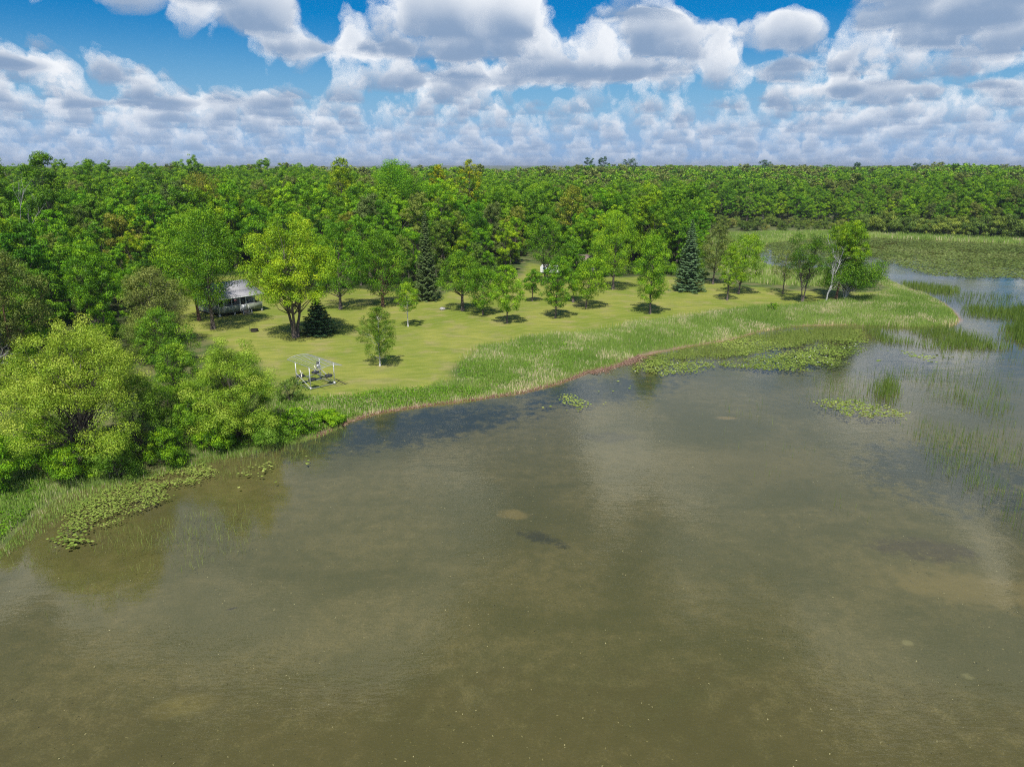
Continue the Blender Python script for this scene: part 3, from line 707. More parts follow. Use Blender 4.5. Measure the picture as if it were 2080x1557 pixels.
for (px, py, top, l, r_, sd_, mt_, col_, lb) in [
        (150, 978, 905, 95, 205, 170, 'leaf', (1.0, 1.0, 0.9), 'green willow skirt overhanging the reeds under the largest willow, left side'),
        (240, 968, 880, 185, 300, 171, 'willow', (0.5, 0.68, 0.7), 'drooping willow bush at the waterline behind the lily pads'),
        (345, 945, 865, 300, 395, 172, 'leaf', (1.25, 1.15, 0.9), 'bright leafy bush overhanging the water between the two willows'),
        (330, 880, 775, 275, 385, 173, 'leaf', (0.9, 0.85, 1.1), 'olive-green bush right of the largest willow, halfway up the bank'),
        (365, 800, 690, 315, 415, 174, 'leaf', (1.05, 1.0, 1.3), 'grey-green bush behind the olive-green bush'),
        (440, 915, 850, 400, 490, 175, 'leaf', (1.1, 1.1, 0.8), 'dark green skirt bush under the left side of the second willow'),
        (540, 900, 845, 490, 590, 176, 'willow', (0.5, 0.7, 0.7), 'green skirt bush under the right side of the second willow'),
        (300, 740, 640, 250, 350, 177, 'olive', (0.95, 1.05, 0.95), 'olive bush between the largest willow and the wood'),
        (90, 960, 850, 30, 150, 178, 'leaf', (1.0, 1.1, 1.0), 'fresh green bush in the reeds left of the largest willow'),
        (665, 862, 832, 635, 700, 179, 'leaf', (1.15, 1.15, 0.9), 'last small green bush of the bank where the straw line begins')]:
    plant('shore_shrub', lb, px, py, top, l, r_, py, sd_, 'dome', mt_, ncl=70, nlf=230, leaf=0.13, stems=3, trunk_r=0.05, color=col_, cat='shrub', lobes=6)
plant('shore_tree', 'small green tree cut by the left edge above the reeds', -10, 1000, 862, -70, 40, 985, 66, 'dome', 'leaf', ncl=90, nlf=130, leaf=0.19, stems=2, trunk_r=0.12, color=(1.0, 1.1, 0.9))
plant('shore_shrub', 'leafy green bush at the water right of the second willow', 600, 880, 832, 562, 652, 885, 67, 'dome', 'leaf', ncl=60, nlf=90, leaf=0.18, stems=2, trunk_r=0.06, color=(1.15, 1.15, 0.9), cat='shrub')
plant('shore_shrub', 'low pale bush on the lawn side of the second willow', 590, 815, 772, 560, 625, 815, 68, 'round', 'olive', ncl=40, nlf=80, leaf=0.18, stems=2, trunk_r=0.06, color=(0.9, 1.15, 0.9), cat='shrub')
plant('shore_shrub', 'small dark bush poking up in the marsh below the right-hand lawn', 1570, 634, 616, 1558, 1582, 634, 69, 'round', 'leaf', ncl=20, nlf=60, leaf=0.2, trunk_r=0.05, cat='shrub')
plant('wood_tree', 'olive-leaved tree with brown tints left of the cabin', 330, 700, 548, 262, 392, 690, 70, 'dome', 'olive', ncl=140, nlf=210, leaf=0.2, stems=3, trunk_r=0.2)
plant('wood_tree', 'brownish olive tree at the left edge behind the big willow', 40, 790, 512, -30, 112, 700, 71, 'oval', 'olive', ncl=140, nlf=210, leaf=0.2, trunk_r=0.25, bark_m='bark_red')
plant('wood_tree', 'upright bright green tree with forked limbs above the big willow', 215, 745, 500, 165, 262, 640, 72, 'egg', 'leaf', ncl=130, nlf=200, leaf=0.2, stems=2, trunk_r=0.2, color=(1.1, 1.1, 1.0))

def at_depth(px, top, Y, w_px):
    depth = Y * math.cos(PITCH) + (CAM_Z - 5) * math.sin(PITCH)
    x = (px - W / 2) / F * depth
    z = float(zs([(x, Y)])[0])
    return x, Y, z, CAM_Z + Y * row_slope(top) - z, w_px / 2 / F * depth
def skyline(name, label, px, top, Y, w_px, seed, prof='dome', mat='leaf', color=None, cbf=0.45, **kw):
    x, y, z, ht, hw = at_depth(px, top, Y, w_px)
    return as_thing(broadleaf(seed, ht, ht * cbf, hw, prof, mat=mat, **kw), name, label, 'tree', (x, y, z), color=color)
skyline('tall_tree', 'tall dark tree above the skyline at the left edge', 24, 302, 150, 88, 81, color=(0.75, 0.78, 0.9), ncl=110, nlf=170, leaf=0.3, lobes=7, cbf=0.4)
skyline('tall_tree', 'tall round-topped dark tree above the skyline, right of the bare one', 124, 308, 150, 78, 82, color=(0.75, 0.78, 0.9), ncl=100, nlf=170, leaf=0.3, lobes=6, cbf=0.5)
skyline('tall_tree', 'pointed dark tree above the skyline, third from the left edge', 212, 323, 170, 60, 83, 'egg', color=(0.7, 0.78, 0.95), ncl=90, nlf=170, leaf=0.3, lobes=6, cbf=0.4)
skyline('rust_tree', 'round olive-rust crowned tree rising behind the cabin trees', 425, 352, 200, 135, 84, 'dome', 'olive', (1.15, 0.95, 0.55), ncl=130, nlf=170, leaf=0.33, lobes=9, cbf=0.35)
skyline('wood_tree', 'broad bright green dome on the skyline left of the yellow-leaved tree', 812, 322, 215, 125, 85, 'dome', color=(0.95, 1.1, 0.8), ncl=130, nlf=170, leaf=0.33, lobes=9)
skyline('wood_tree', 'yellow-tinged tree top on the skyline, middle of the picture', 702, 322, 225, 62, 86, 'egg', color=(1.5, 1.1, 0.7), ncl=80, leaf=0.4)
skyline('wood_tree', 'golden-leaved crown near the skyline left of centre', 893, 336, 235, 42, 87, 'oval', 'maple', (1.25, 0.85, 0.6), ncl=60, leaf=0.4)
skyline('wood_tree', 'narrow golden-topped tree just left of centre on the skyline', 955, 324, 240, 52, 88, 'oval', 'maple', (1.2, 0.9, 0.6), ncl=60, leaf=0.4)
skyline('wood_tree', 'olive-yellow crown in the middle of the wood above the blue spruce', 1160, 378, 215, 62, 89, 'dome', 'olive', (1.5, 1.35, 0.6), ncl=70, leaf=0.4)
for (px, top, Yd, wp, sd_, lb) in [(1196, 321, 560, 22, 101, 'small umbrella-shaped pine on the skyline, left of a pair'), (1222, 319, 560, 24, 102, 'umbrella-shaped pine on the skyline, right of a pair'),
        (1275, 323, 560, 34, 103, 'wider rounded pine on the skyline right of the pine pair'), (1548, 326, 620, 24, 104, 'dark lone pine on the far right skyline above the point'),
        (1735, 330, 660, 18, 105, 'small round pine on the far right skyline above the lily bay'), (1852, 332, 660, 18, 106, 'farthest right of the small round skyline pines')]:
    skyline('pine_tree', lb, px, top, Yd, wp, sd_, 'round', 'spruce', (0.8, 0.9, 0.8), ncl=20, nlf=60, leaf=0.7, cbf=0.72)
x, y, z, ht, hw = at_depth(70, 318, 145, 40)
as_thing([bare_tree(52, ht * 0.98, 0.42, 'deadwood', 0.11, 4, 3)], 'bare_tree', 'leafless grey tree on the skyline between two tall dark trees', 'tree', (x, y, z))
x, y, z = ground_at(5, 790)
as_thing([bare_tree(53, 14.0, 1.1, 'deadwood', 0.2, 4, 3, lean=0.5)], 'bare_tree', 'tangle of pale dead branches at the left edge of the wood', 'tree', (x - 1.5, y + 1, z))

# ------------------------------------------------------------------ the wood: one kind of tree built in eight forms, then copied
def proto(seed, Ht, R, prof, mat, **kw):
    a = dict(cb=Ht * 0.2, ncl=92, nlf=190, leaf=0.33, lobes=7, clump=0.24); a.update(kw)
    cb = a.pop('cb')
    return broadleaf(seed, Ht, cb, R, prof, mat=mat, **a)
protos = [proto(201, 20, 5.2, 'dome', 'leaf'), proto(202, 21, 4.6, 'oval', 'leaf'), proto(203, 19, 5.4, 'round', 'leaf'), proto(204, 22, 4.4, 'egg', 'leaf'),
          proto(205, 20, 4.9, 'dome', 'olive'), proto(206, 18, 4.8, 'oval', 'leaf', lobes=11, clump=0.2, ncl=120, nlf=150), proto(207, 21, 5.0, 'egg', 'leaf', lobes=6)]
PH = [20, 21, 19, 22, 20, 18, 21]
def jitter_grid(pg_bounds, step, r):
    x0, x1, y0, y1 = pg_bounds
    xs = np.arange(x0, x1, step); ys = np.arange(y0, y1, step * 0.87)
    X_, Y_ = np.meshgrid(xs, ys); X_ = X_ + (np.arange(len(ys)) % 2)[:, None] * step / 2
    pts = np.stack([X_.ravel(), Y_.ravel()], 1) + r.uniform(-0.3, 0.3, (X_.size, 2)) * step
    return pts
r = np.random.default_rng(77)
pts = jitter_grid((-260, 160, 60, 420), 7.7, r)
wa = sdist(pts, WOOD)
keep = (wa > 0.0) & (sdist(pts, LAWN) < -0.8) & (-sdist(pts, WATER) > 4)
pts, wa = pts[keep], wa[keep]
vis = np.abs(pts[:, 0]) / (pts[:, 1] + 12) < 0.80
pts, wa = pts[vis], wa[vis]
# keep the cabin and its yard, the camper clearing and the marked trees free
CAB = np.array([(-58, 128), (-46, 136), (-54, 150), (-68, 140)]); CAMP = np.array([(4, 172), (14, 172), (14, 190), (4, 190)])
free = (sdist(pts, CAB) < -3) & (sdist(pts, CAMP) < -1)
pts, wa = pts[free], wa[free]
order = np.argsort(np.hypot(pts[:, 0], pts[:, 1]))
N_A = 225
near, wan = pts[order[:N_A]], wa[order[:N_A]]
rest = pts[order[N_A:]]
TINTS = [(1, 1, 1), (1.05, 1.1, 0.8), (0.72, 0.82, 0.95), (1.3, 1.18, 0.8), (0.85, 1.0, 0.7), (0.62, 0.74, 0.75), (1.5, 1.25, 0.8), (0.95, 0.95, 1.3), (1.0, 1.15, 0.8)]
roots = []
def put_tree(i, x, y, ht, label, group, name='broadleaf_tree', k=None, tint=None, squash=1.0):
    k = int(r.integers(0, len(protos))) if k is None else k
    z = float(zs([(x, y)])[0]) - 0.1
    s = ht / PH[k]; sx = s * r.uniform(0.9, 1.12) * squash
    c = tint or TINTS[int(r.integers(0, len(TINTS)))]
    c = tuple(v * r.uniform(0.93, 1.07) for v in c)
    if roots[k] is None:
        e = as_thing(protos[k], name, label, 'tree', (x, y, z), r.uniform(0, 6.28), group, c, (sx, sx, s))
        KIDS[e.name] = list(protos[k]); roots[k] = e
        return e
    return copy_thing(roots[k], (x, y, z), r.uniform(0, 6.28), (sx, sx, s), label, group, c)
roots = [None] * len(protos)
for i, (p_, w_) in enumerate(zip(near, wan)):
    d = math.hypot(*p_)
    ht = (9.5 + 7.0 * min(1, w_ / 18)) * r.uniform(0.76, 1.26) + 3.0 * min(1, max(0, (d - 140) / 80))
    put_tree(i, p_[0], p_[1], ht, 'leafy green broadleaf tree of the dense wood behind the lawn', 'trees of the dense wood behind the lawn', squash=1.02)
# the wood across the lily bay: front rows as trees
ptsB = jitter_grid((70, 330, 270, 420), 8.5, r)
wB = sdist(ptsB, WOOD_B)
kB = (wB > 3) & (np.abs(ptsB[:, 0]) / (ptsB[:, 1] + 10) < 0.78)
ptsB, wB = ptsB[kB], wB[kB]
oB = np.argsort(wB)[:72]
restB = np.array([q for j, q in enumerate(ptsB) if j not in set(oB)])
for j in oB:
    p_ = ptsB[j]
    put_tree(j, p_[0], p_[1], r.uniform(7.0, 12.5) + min(5, wB[j] * 0.2), 'dark green tree in the front of the far wood across the lily bay', 'front trees of the far wood across the bay',
             tint=[(0.85, 0.9, 1.2), (1.05, 1.05, 0.9), (1.35, 1.2, 1.0), (0.75, 0.82, 0.85)][j % 4], squash=1.15)
# rounded shrubs on the far shore and marsh edge
sh = broadleaf(301, 5.0, 0.2, 3.3, 'round', 60, 120, 0.27, mat='olive', stems=3, lobes=6, trunk_r=0.08)
sh0 = None
edge = [(1385 + 8 * i + 6 * math.sin(i * 2.1), 462 + 8 * math.sin(i * 1.3)) for i in range(0, 44)] + [(1740 + 13 * i, 471 + 0.04 * (13 * i) + 2 * math.sin(i * 1.9)) for i in range(0, 28)]
for j, (px, py) in enumerate(edge):
    x, y, z = ground_at(px, py)
    s = r.uniform(0.55, 1.05) * (1.6 if px > 1740 else 1.0)
    lb = 'rounded grey-green shrub along the far shore of the lily bay' if px > 1740 else 'low scrub bush in the marsh between the lawn point and far wood'
    gp_ = 'shrubs along the far shore of the bay' if px > 1740 else 'scrub bushes in the marsh'
    c = [(1.0, 1.15, 0.9), (0.85, 1.0, 0.85), (1.25, 1.3, 0.9), (0.75, 0.95, 0.75), (1.3, 1.15, 1.3)][int(r.integers(0, 5 if px < 1740 else 4))]
    if sh0 is None:
        sh0 = as_thing(sh, 'wild_shrub', lb, 'shrub', (x, y, z), 0, gp_, c, (s, s, s)); KIDS[sh0.name] = list(sh)
    else:
        copy_thing(sh0, (x, y, z), r.uniform(0, 6.28), (s, s, s * r.uniform(0.85, 1.15)), lb, gp_, c)
# brush at the foot of the wood behind the lawn
pe = jitter_grid((-100, 80, 60, 230), 5.2, r)
we = sdist(pe, WOOD)
ke = (we > -0.5) & (we < 5) & (sdist(pe, LAWN) < -0.8) & (np.abs(pe[:, 0]) / (pe[:, 1] + 10) < 0.78) & (sdist(pe, CAMP) < 0) & (sdist(pe, CAB) < -1)
for (x, y) in pe[ke][:60]:
    s = r.uniform(0.4, 0.8)
    copy_thing(sh0, (x, y, float(zs([(x, y)])[0])), r.uniform(0, 6.28), (s, s, s), 'green brush at the shaded foot of the wood behind the lawn', 'brush at the foot of the wood',
               [(0.7, 1.0, 0.6), (0.6, 0.9, 0.6), (0.8, 1.1, 0.6)][int(r.integers(0, 3))])
# grey leafless scrub in the marsh
bs = bare_tree(302, 5.0, 1.1, 'deadwood', 0.06, 4, 3)
b0 = None
for j, (px, py) in enumerate([(1378, 452), (1392, 449), (1410, 455), (1425, 447), (1522, 447), (1538, 450), (1550, 446), (1662, 452), (1645, 449), (1452, 440), (1470, 446), (1500, 442), (1585, 448), (1605, 451), (1690, 456), (1720, 458), (1782, 466), (1905, 470)]):
    x, y, z = ground_at(px, py)
    if b0 is None:
        b0 = as_thing([bs], 'bare_scrub', 'grey leafless scrub standing in the marsh before the far wood', 'shrub', (x, y, z), 0, 'leafless scrub in the marsh'); KIDS[b0.name] = [bs]
    else:
        s = r.uniform(0.8, 1.5)
        copy_thing(b0, (x, y, z), r.uniform(0, 6.28), (s * 1.2, s * 1.2, s))

# ------------------------------------------------------------------ the rest of the wood, one mass to the horizon
lowp = [broadleaf(401 + i, 18 + i, 3.0, 5.4, pf, 30, 42, 1.15, mat=mt_, clump=0.34) for i, (pf, mt_) in enumerate([('dome', 'leaf'), ('oval', 'leaf'), ('round', 'leaf'), ('egg', 'olive')])]
coll_hi = bpy.data.collections.new('wood_crowns'); coll_lo = bpy.data.collections.new('far_crowns')
for k, (tr_o, cr_o) in enumerate(protos):
    for q in range(3):
        o = bpy.data.objects.new('crown_form', cr_o.data); o.color = (*TINTS[(k * 3 + q) % len(TINTS)], 1); coll_hi.objects.link(o)
for k, (tr_o, cr_o) in enumerate(lowp):
    for q in range(4):
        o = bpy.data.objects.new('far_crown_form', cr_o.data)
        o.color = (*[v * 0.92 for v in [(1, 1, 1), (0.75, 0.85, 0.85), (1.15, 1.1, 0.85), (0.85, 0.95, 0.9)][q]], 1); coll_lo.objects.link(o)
    bpy.data.objects.remove(tr_o); bpy.data.objects.remove(cr_o)
def scatter_object(name, pts3, rot, scl, coll, label):
    me = bpy.data.meshes.new(name)
    me.vertices.add(len(pts3)); me.vertices.foreach_set('co', np.asarray(pts3, np.float32).ravel())
    a = me.attributes.new('turn', 'FLOAT', 'POINT'); a.data.foreach_set('value', np.asarray(rot, np.float32))
    a = me.attributes.new('size', 'FLOAT_VECTOR', 'POINT'); a.data.foreach_set('vector', np.asarray(scl, np.float32).ravel())
    o = bpy.data.objects.new(name, me); COL.objects.link(o)
    ng = bpy.data.node_groups.new(name, 'GeometryNodeTree')
    ng.interface.new_socket('Geometry', in_out='INPUT', socket_type='NodeSocketGeometry')
    ng.interface.new_socket('Geometry', in_out='OUTPUT', socket_type='NodeSocketGeometry')
    N = ng.nodes; L = ng.links
    gi = N.new('NodeGroupInput'); go = N.new('NodeGroupOutput')
    ci = N.new('GeometryNodeCollectionInfo'); ci.inputs['Collection'].default_value = coll
    ci.inputs['Separate Children'].default_value = True; ci.inputs['Reset Children'].default_value = True
    ip = N.new('GeometryNodeInstanceOnPoints'); ip.inputs['Pick Instance'].default_value = True
    ta = N.new('GeometryNodeInputNamedAttribute'); ta.data_type = 'FLOAT'; ta.inputs['Name'].default_value = 'turn'
    sa = N.new('GeometryNodeInputNamedAttribute'); sa.data_type = 'FLOAT_VECTOR'; sa.inputs['Name'].default_value = 'size'
    cx = N.new('ShaderNodeCombineXYZ'); er = N.new('FunctionNodeEulerToRotation')
    L.new(ta.outputs['Attribute'], cx.inputs['Z']); L.new(cx.outputs[0], er.inputs[0])
    L.new(gi.outputs[0], ip.inputs['Points']); L.new(ci.outputs[0], ip.inputs['Instance'])
    L.new(er.outputs[0], ip.inputs['Rotation']); L.new(sa.outputs['Attribute'], ip.inputs['Scale'])
    L.new(ip.outputs[0], go.inputs[0])
    md = o.modifiers.new('scatter', 'NODES'); md.node_group = ng
    tag(o, label, 'wood', kind='stuff')
    return o
def mass(pts, h0, h1, base):
    sc_ = r.uniform(h0, h1, len(pts)) / base * r.uniform(0.84, 1.12, len(pts)) * (0.72 + 0.50 * fbm(pts[:, 0], pts[:, 1], 55.0, 3))
    wv = sc_ * r.uniform(0.95, 1.2, len(pts))
    return np.column_stack([pts, zs(pts) - 0.2]), r.uniform(0, 6.28, len(pts)), np.column_stack([wv, wv, sc_])
mid_pts = np.concatenate([rest, restB])
a, b, c = mass(mid_pts, 15.5, 20.5, 20.0)
scatter_object('dense_wood', a, b, c, coll_hi, 'unbroken green wood rising behind the nearer trees')
def ring(step, y0, y1):
    q = jitter_grid((-y1 * 0.82, y1 * 0.82, y0, y1), step, r)
    k_ = (np.abs(q[:, 0]) < (q[:, 1] + 10) * 0.80)
    q = q[k_]
    ok = np.maximum(sdist(q, WOOD), sdist(q, WOOD_B)) > 2
    return q[ok]
fp = np.concatenate([ring(8.5, 421, 900), ring(12.5, 900, 1700), ring(19.0, 1700, 3400)])
fs = np.where(fp[:, 1] > 1700, 2.1, np.where(fp[:, 1] > 900, 1.45, 1.0))
a, b, c = mass(fp, 13.5, 18.5, 19.0)
c[:, :2] *= fs[:, None]
scatter_object('far_wood', a, b, c, coll_lo, 'distant wooded land reaching to the horizon')
# ------------------------------------------------------------------ cabin
M['siding'] = None
def siding_mat(name, col_, step):
    m_, n = new_mat(name)
    tc = n.new('ShaderNodeTexCoord').outputs['Object']; x_, y_, z_ = n.sep(tc)
    fr_ = n.m('FRACT', n.m('DIVIDE', z_, step))
    wv = n.noise(tc, 2.5, 4, 0.6)
    c = n.mix(n.ss(wv, 0.3, 0.7), tuple(v * 0.85 for v in col_), col_)
    c = n.mix(n.ss(fr_, 0.80, 0.95, 0.0, 0.35), c, (0.05, 0.05, 0.05))
    finish(n, principled(n, c, 0.8, None, 0.15))
    return m_
M['siding'] = siding_mat('sage siding', (0.24, 0.27, 0.20), 0.13)
M['siding_grey'] = siding_mat('grey siding', (0.42, 0.42, 0.40), 0.18)
M['white'] = plain('white paint', (0.78, 0.78, 0.76), 0.5)
M['grey_wood'] = plain('grey timber', (0.22, 0.20, 0.18), 0.85)
M['dark'] = plain('dark interior', (0.035, 0.035, 0.04), 0.9)
rm, n = new_mat('weathered shingles')
tc = n.new('ShaderNodeTexCoord').outputs['Object']
br = n.new('ShaderNodeTexBrick'); n.put(br.inputs['Vector'], n.vm('MULTIPLY', tc, (1, 1, 1)))
br.inputs['Scale'].default_value = 2.2; n.put(br.inputs[1], (0.50, 0.485, 0.475)); n.put(br.inputs[2], (0.38, 0.365, 0.36)); n.put(br.inputs[3], (0.16, 0.15, 0.15)); br.inputs['Mortar Size'].default_value = 0.012
st = n.noise(n.vm('MULTIPLY', tc, (1, 0.3, 1)), 1.3, 5, 0.65)
finish(n, principled(n, n.mix(n.ss(st, 0.45, 0.7, 0, 0.6), br.outputs[0], (0.44, 0.43, 0.42)), 0.85, bump(n, br.outputs[1], 0.02), 0.2))
M['shingle'] = rm
M['screen'] = None
gm_, n = new_mat('dark screen glass')
finish(n, principled(n, (0.025, 0.035, 0.035), 0.12, None, 0.5)); M['glass'] = gm_
M['brown_roof'] = plain('brown shingle roof', (0.27, 0.19, 0.165), 0.9, 0.2, 3)
A = np.array(P(447, 648, 0.9)); B_ = np.array(P(535, 634, 0.9))
LEN = float(np.linalg.norm(B_ - A)); ang = math.atan2(*(B_ - A)[::-1])
zc = float(zs([A])[0])
cabin = empty('cabin', 'small grey-roofed cabin with sage screened front porch on piers, under tall trees', 'cabin', (A[0], A[1], zc), ang)
FL, WP, EV = 0.75, 1.75, 3.35          # floor, top of porch panel, porch eave
D1, D2, RG = 2.6, 9.4, 5.35            # porch depth, full depth, ridge height
yr = (D1 + D2) / 2
def gable(L, y0, y1, z0, z1, zr):
    b = Buf(); ym = (y0 + y1) / 2
    for x in (0, L):
        b.add([(x, y0, z0), (x, y1, z0), (x, y1, z1), (x, ym, zr), (x, y0, z1)], [(0, 1, 2, 3, 4)])
    b.add([(0, y0, z0), (L, y0, z0), (L, y0, z1), (0, y0, z1)], [(0, 1, 2, 3)])
    b.add([(0, y1, z0), (L, y1, z0), (L, y1, z1), (0, y1, z1)], [(0, 1, 2, 3)])
    return b
zE = 4.1
gable(LEN, D1, D2, 0.3, zE, RG).build('wall', M['siding_grey'], cabin)
rf = Buf()
def slab(b, x0, x1, ya, za, yb, zb, th=0.1, mi=0):
    b.add([(x0, ya, za), (x1, ya, za), (x1, yb, zb), (x0, yb, zb), (x0, ya, za + th), (x1, ya, za + th), (x1, yb, zb + th), (x0, yb, zb + th)],
          [(0, 1, 2, 3), (4, 5, 6, 7), (0, 1, 5, 4), (1, 2, 6, 5), (2, 3, 7, 6), (3, 0, 4, 7)], mi)
slab(rf, -0.35, LEN + 0.35, D1 - 0.01, zE + 0.05, yr, RG + 0.05); slab(rf, -0.35, LEN + 0.35, D2 + 0.45, zE - 0.15, yr + 0.003, RG + 0.052)
rf.build('roof', M['shingle'], cabin)
pr = Buf(); slab(pr, -0.38, LEN + 0.38, -0.45, EV - 0.05, D1 - 0.02, zE + 0.0, 0.09)
pr.build('porch_roof', M['shingle'], cabin)
fa = Buf(); fa.box(-0.40, LEN + 0.40, -0.49, -0.452, EV - 0.12, EV + 0.05)
fa.build('fascia', M['white'], cabin)
fl_ = Buf(); fl_.box(0.02, LEN - 0.02, 0.02, D1 - 0.01, FL - 0.12, FL)
fl_.build('porch_floor', M['grey_wood'], cabin)
dx0, dx1 = LEN * 0.49, LEN * 0.61
for (a_, b_) in ((0.06, dx0 - 0.07), (dx1 + 0.07, LEN - 0.06)):
    Buf().box(a_, b_, -0.01, 0.05, FL - 0.15, WP).build('siding_panel', M['siding'], cabin)
    Buf().box(a_ - 0.01, b_ + 0.01, -0.03, 0.06, WP, WP + 0.05).build('rail', M['white'], cabin)
for s_ in (0.0, LEN - 0.05):
    Buf().box(s_, s_ + 0.05, 0.11, D1 - 0.02, FL - 0.15, WP).build('siding_panel', M['siding'], cabin)
for fx in (0.0, 0.115, 0.295, 0.475, 0.61, 0.80, 0.985):
    wd = 0.16 if fx in (0.475, 0.61) else 0.09
    Buf().box(LEN * fx, LEN * fx + wd, -0.045, 0.075, FL - 0.15, EV + 0.12).build('post', M['white'], cabin)
Buf().box(LEN - 0.08, LEN + 0.0, D1 / 2, D1 / 2 + 0.09, FL, EV + 0.5).build('post', M['white'], cabin)
dr_ = Buf().box(dx0 + 0.09, dx1 - 0.02, 0.0, 0.03, FL, FL + 1.0).build('door', M['white'], cabin)
Buf().box(dx0 + 0.16, dx1 - 0.08, 0.005, 0.025, FL + 1.0, EV - 0.15).build('pane', M['glass'], dr_)
for wx in (0.12, 0.36, 0.68):
    w_ = Buf().box(LEN * wx, LEN * wx + 1.3, D1 - 0.04, D1 - 0.003, FL + 0.9, FL + 2.0).build('window', M['white'], cabin)
    Buf().box(LEN * wx + 0.08, LEN * wx + 1.22, D1 - 0.06, D1 - 0.041, FL + 0.98, FL + 1.92).build('pane', M['glass'], w_)
w_ = Buf().box(-0.05, -0.003, D1 + 2.0, D1 + 3.2, FL + 0.8, FL + 2.0).build('window', M['white'], cabin)
Buf().box(-0.07, -0.051, D1 + 2.08, D1 + 3.12, FL + 0.88, FL + 1.92).build('pane', M['glass'], w_)
for fx in (0.0, 0.33, 0.66, 0.965):
    Buf().box(LEN * fx, LEN * fx + 0.32, 0.06, 0.36, -0.25, FL - 0.16).build('pier', M['siding_grey'], cabin)
stp = Buf()
for k in range(4):
    stp.box(dx0 - 0.15, dx1 + 0.35, -0.36 - 0.3 * k, -0.08 - 0.3 * k, FL - 0.24 - 0.17 * k, FL - 0.19 - 0.17 * k)
stp.build('steps', M['grey_wood'], cabin)
hr = Buf()
for x_ in (dx0 - 0.18, dx1 + 0.40):
    hr.box(x_ - 0.04, x_ + 0.04, -1.32, -1.24, -0.1, 0.75); hr.box(x_ - 0.03, x_ + 0.03, -0.16, -0.10, FL - 0.2, FL + 0.75)
    hr.bar((x_, -1.28, 0.73), (x_, -0.12, FL + 0.73), 0.025)
hr.build('handrail', M['white'], cabin)
# things at the cabin
def cab_pt(x, y, z):
    return (A[0] + math.cos(ang) * x - math.sin(ang) * y, A[1] + math.sin(ang) * x + math.cos(ang) * y, zc + z)
hb = empty('flower_basket', 'hanging basket of pink flowers under the cabin porch eave', 'flower basket', cab_pt(LEN * 0.36, -0.3, EV - 0.75), ang)
pot = Buf(); a = np.arange(8) / 8 * 6.283
pot.add(np.concatenate([np.column_stack([0.10 * np.cos(a), 0.10 * np.sin(a), np.full(8, 0.0)]), np.column_stack([0.19 * np.cos(a), 0.19 * np.sin(a), np.full(8, 0.2)])]), [(j, (j + 1) % 8, 8 + (j + 1) % 8, 8 + j) for j in range(8)])
for j in range(3): pot.bar((0.17 * math.cos(j * 2.1), 0.17 * math.sin(j * 2.1), 0.2), (0, 0, 0.62), 0.008, sides=3)
pot.build('pot', M['grey_wood'], hb)
fb_ = Buf(); k = 260; d = unit(rng.normal(size=(k, 3))); add_leaves(fb_, d * np.array([0.36, 0.36, 0.24]) * rng.random((k, 1)) ** 0.4 + np.array([0, 0, 0.22]), d, rng.uniform(0.05, 0.12, k), rng.random(k))
M['pink'] = leaf_mat('pink blossom', (0.25, 0.08, 0.12), (0.62, 0.22, 0.30), (0.8, 0.5, 0.52), 0.3, 0)
fb_.build('blossoms', M['pink'], hb)
x, y, z = ground_at(517, 673)
fp_ = empty('fire_grill', 'small dark metal fire grill on the lawn left of the maple', 'fire grill', (x, y, z), 0.5)
M['iron'] = plain('rusty iron', (0.05, 0.042, 0.038), 0.7)
g_ = Buf(); a = np.arange(14) / 14 * 6.283
for (r0, z0, r1, z1) in ((0.62, 0, 0.66, 0.42), (0.66, 0.42, 0.60, 0.42), (0.60, 0.42, 0.56, 0.05)):
    g_.add(np.concatenate([np.column_stack([r0 * np.cos(a), r0 * np.sin(a), np.full(14, z0)]), np.column_stack([r1 * np.cos(a), r1 * np.sin(a), np.full(14, z1)])]), [(j, (j + 1) % 14, 14 + (j + 1) % 14, 14 + j) for j in range(14)])
g_.build('fire_ring', M['iron'], fp_)
g2 = Buf()
for j in range(-4, 5): g2.bar((-0.55 * math.cos(j * 0.17), j * 0.11, 0.46), (0.55 * math.cos(j * 0.17), j * 0.11, 0.46), 0.012, sides=3)
g2.bar((-0.75, 0, -0.1), (-0.75, 0, 0.9), 0.03); g2.bar((-0.75, 0, 0.46), (-0.5, 0, 0.46), 0.03)
g2.build('grate', M['iron'], fp_)
x, y, z = ground_at(899, 629)
def rock(name, label, x, y, z, s, mat):
    import bmesh
    bm = bmesh.new(); bmesh.ops.create_icosphere(bm, subdivisions=2, radius=s)
    for v in bm.verts:
        f_ = 1 + 0.25 * (vnoise(v.co.x / s * 2 + 5, v.co.y / s * 2 + v.co.z, 1.0) - 0.5); v.co = Vector((v.co.x * f_ * 1.2, v.co.y * f_, v.co.z * f_ * 0.7))
    me = bpy.data.meshes.new(name); bm.to_mesh(me); bm.free(); me.materials.append(mat)
    o = bpy.data.objects.new(name, me); COL.objects.link(o); o.location = (x, y, z + s * 0.35)
    return tag(o, label, 'rock')
M['stone'] = plain('grey stone', (0.36, 0.34, 0.33), 0.9)
rock('stone', 'pale grey boulder on the lawn left of the thick-trunked tree', x, y, z, 0.5, M['stone'])

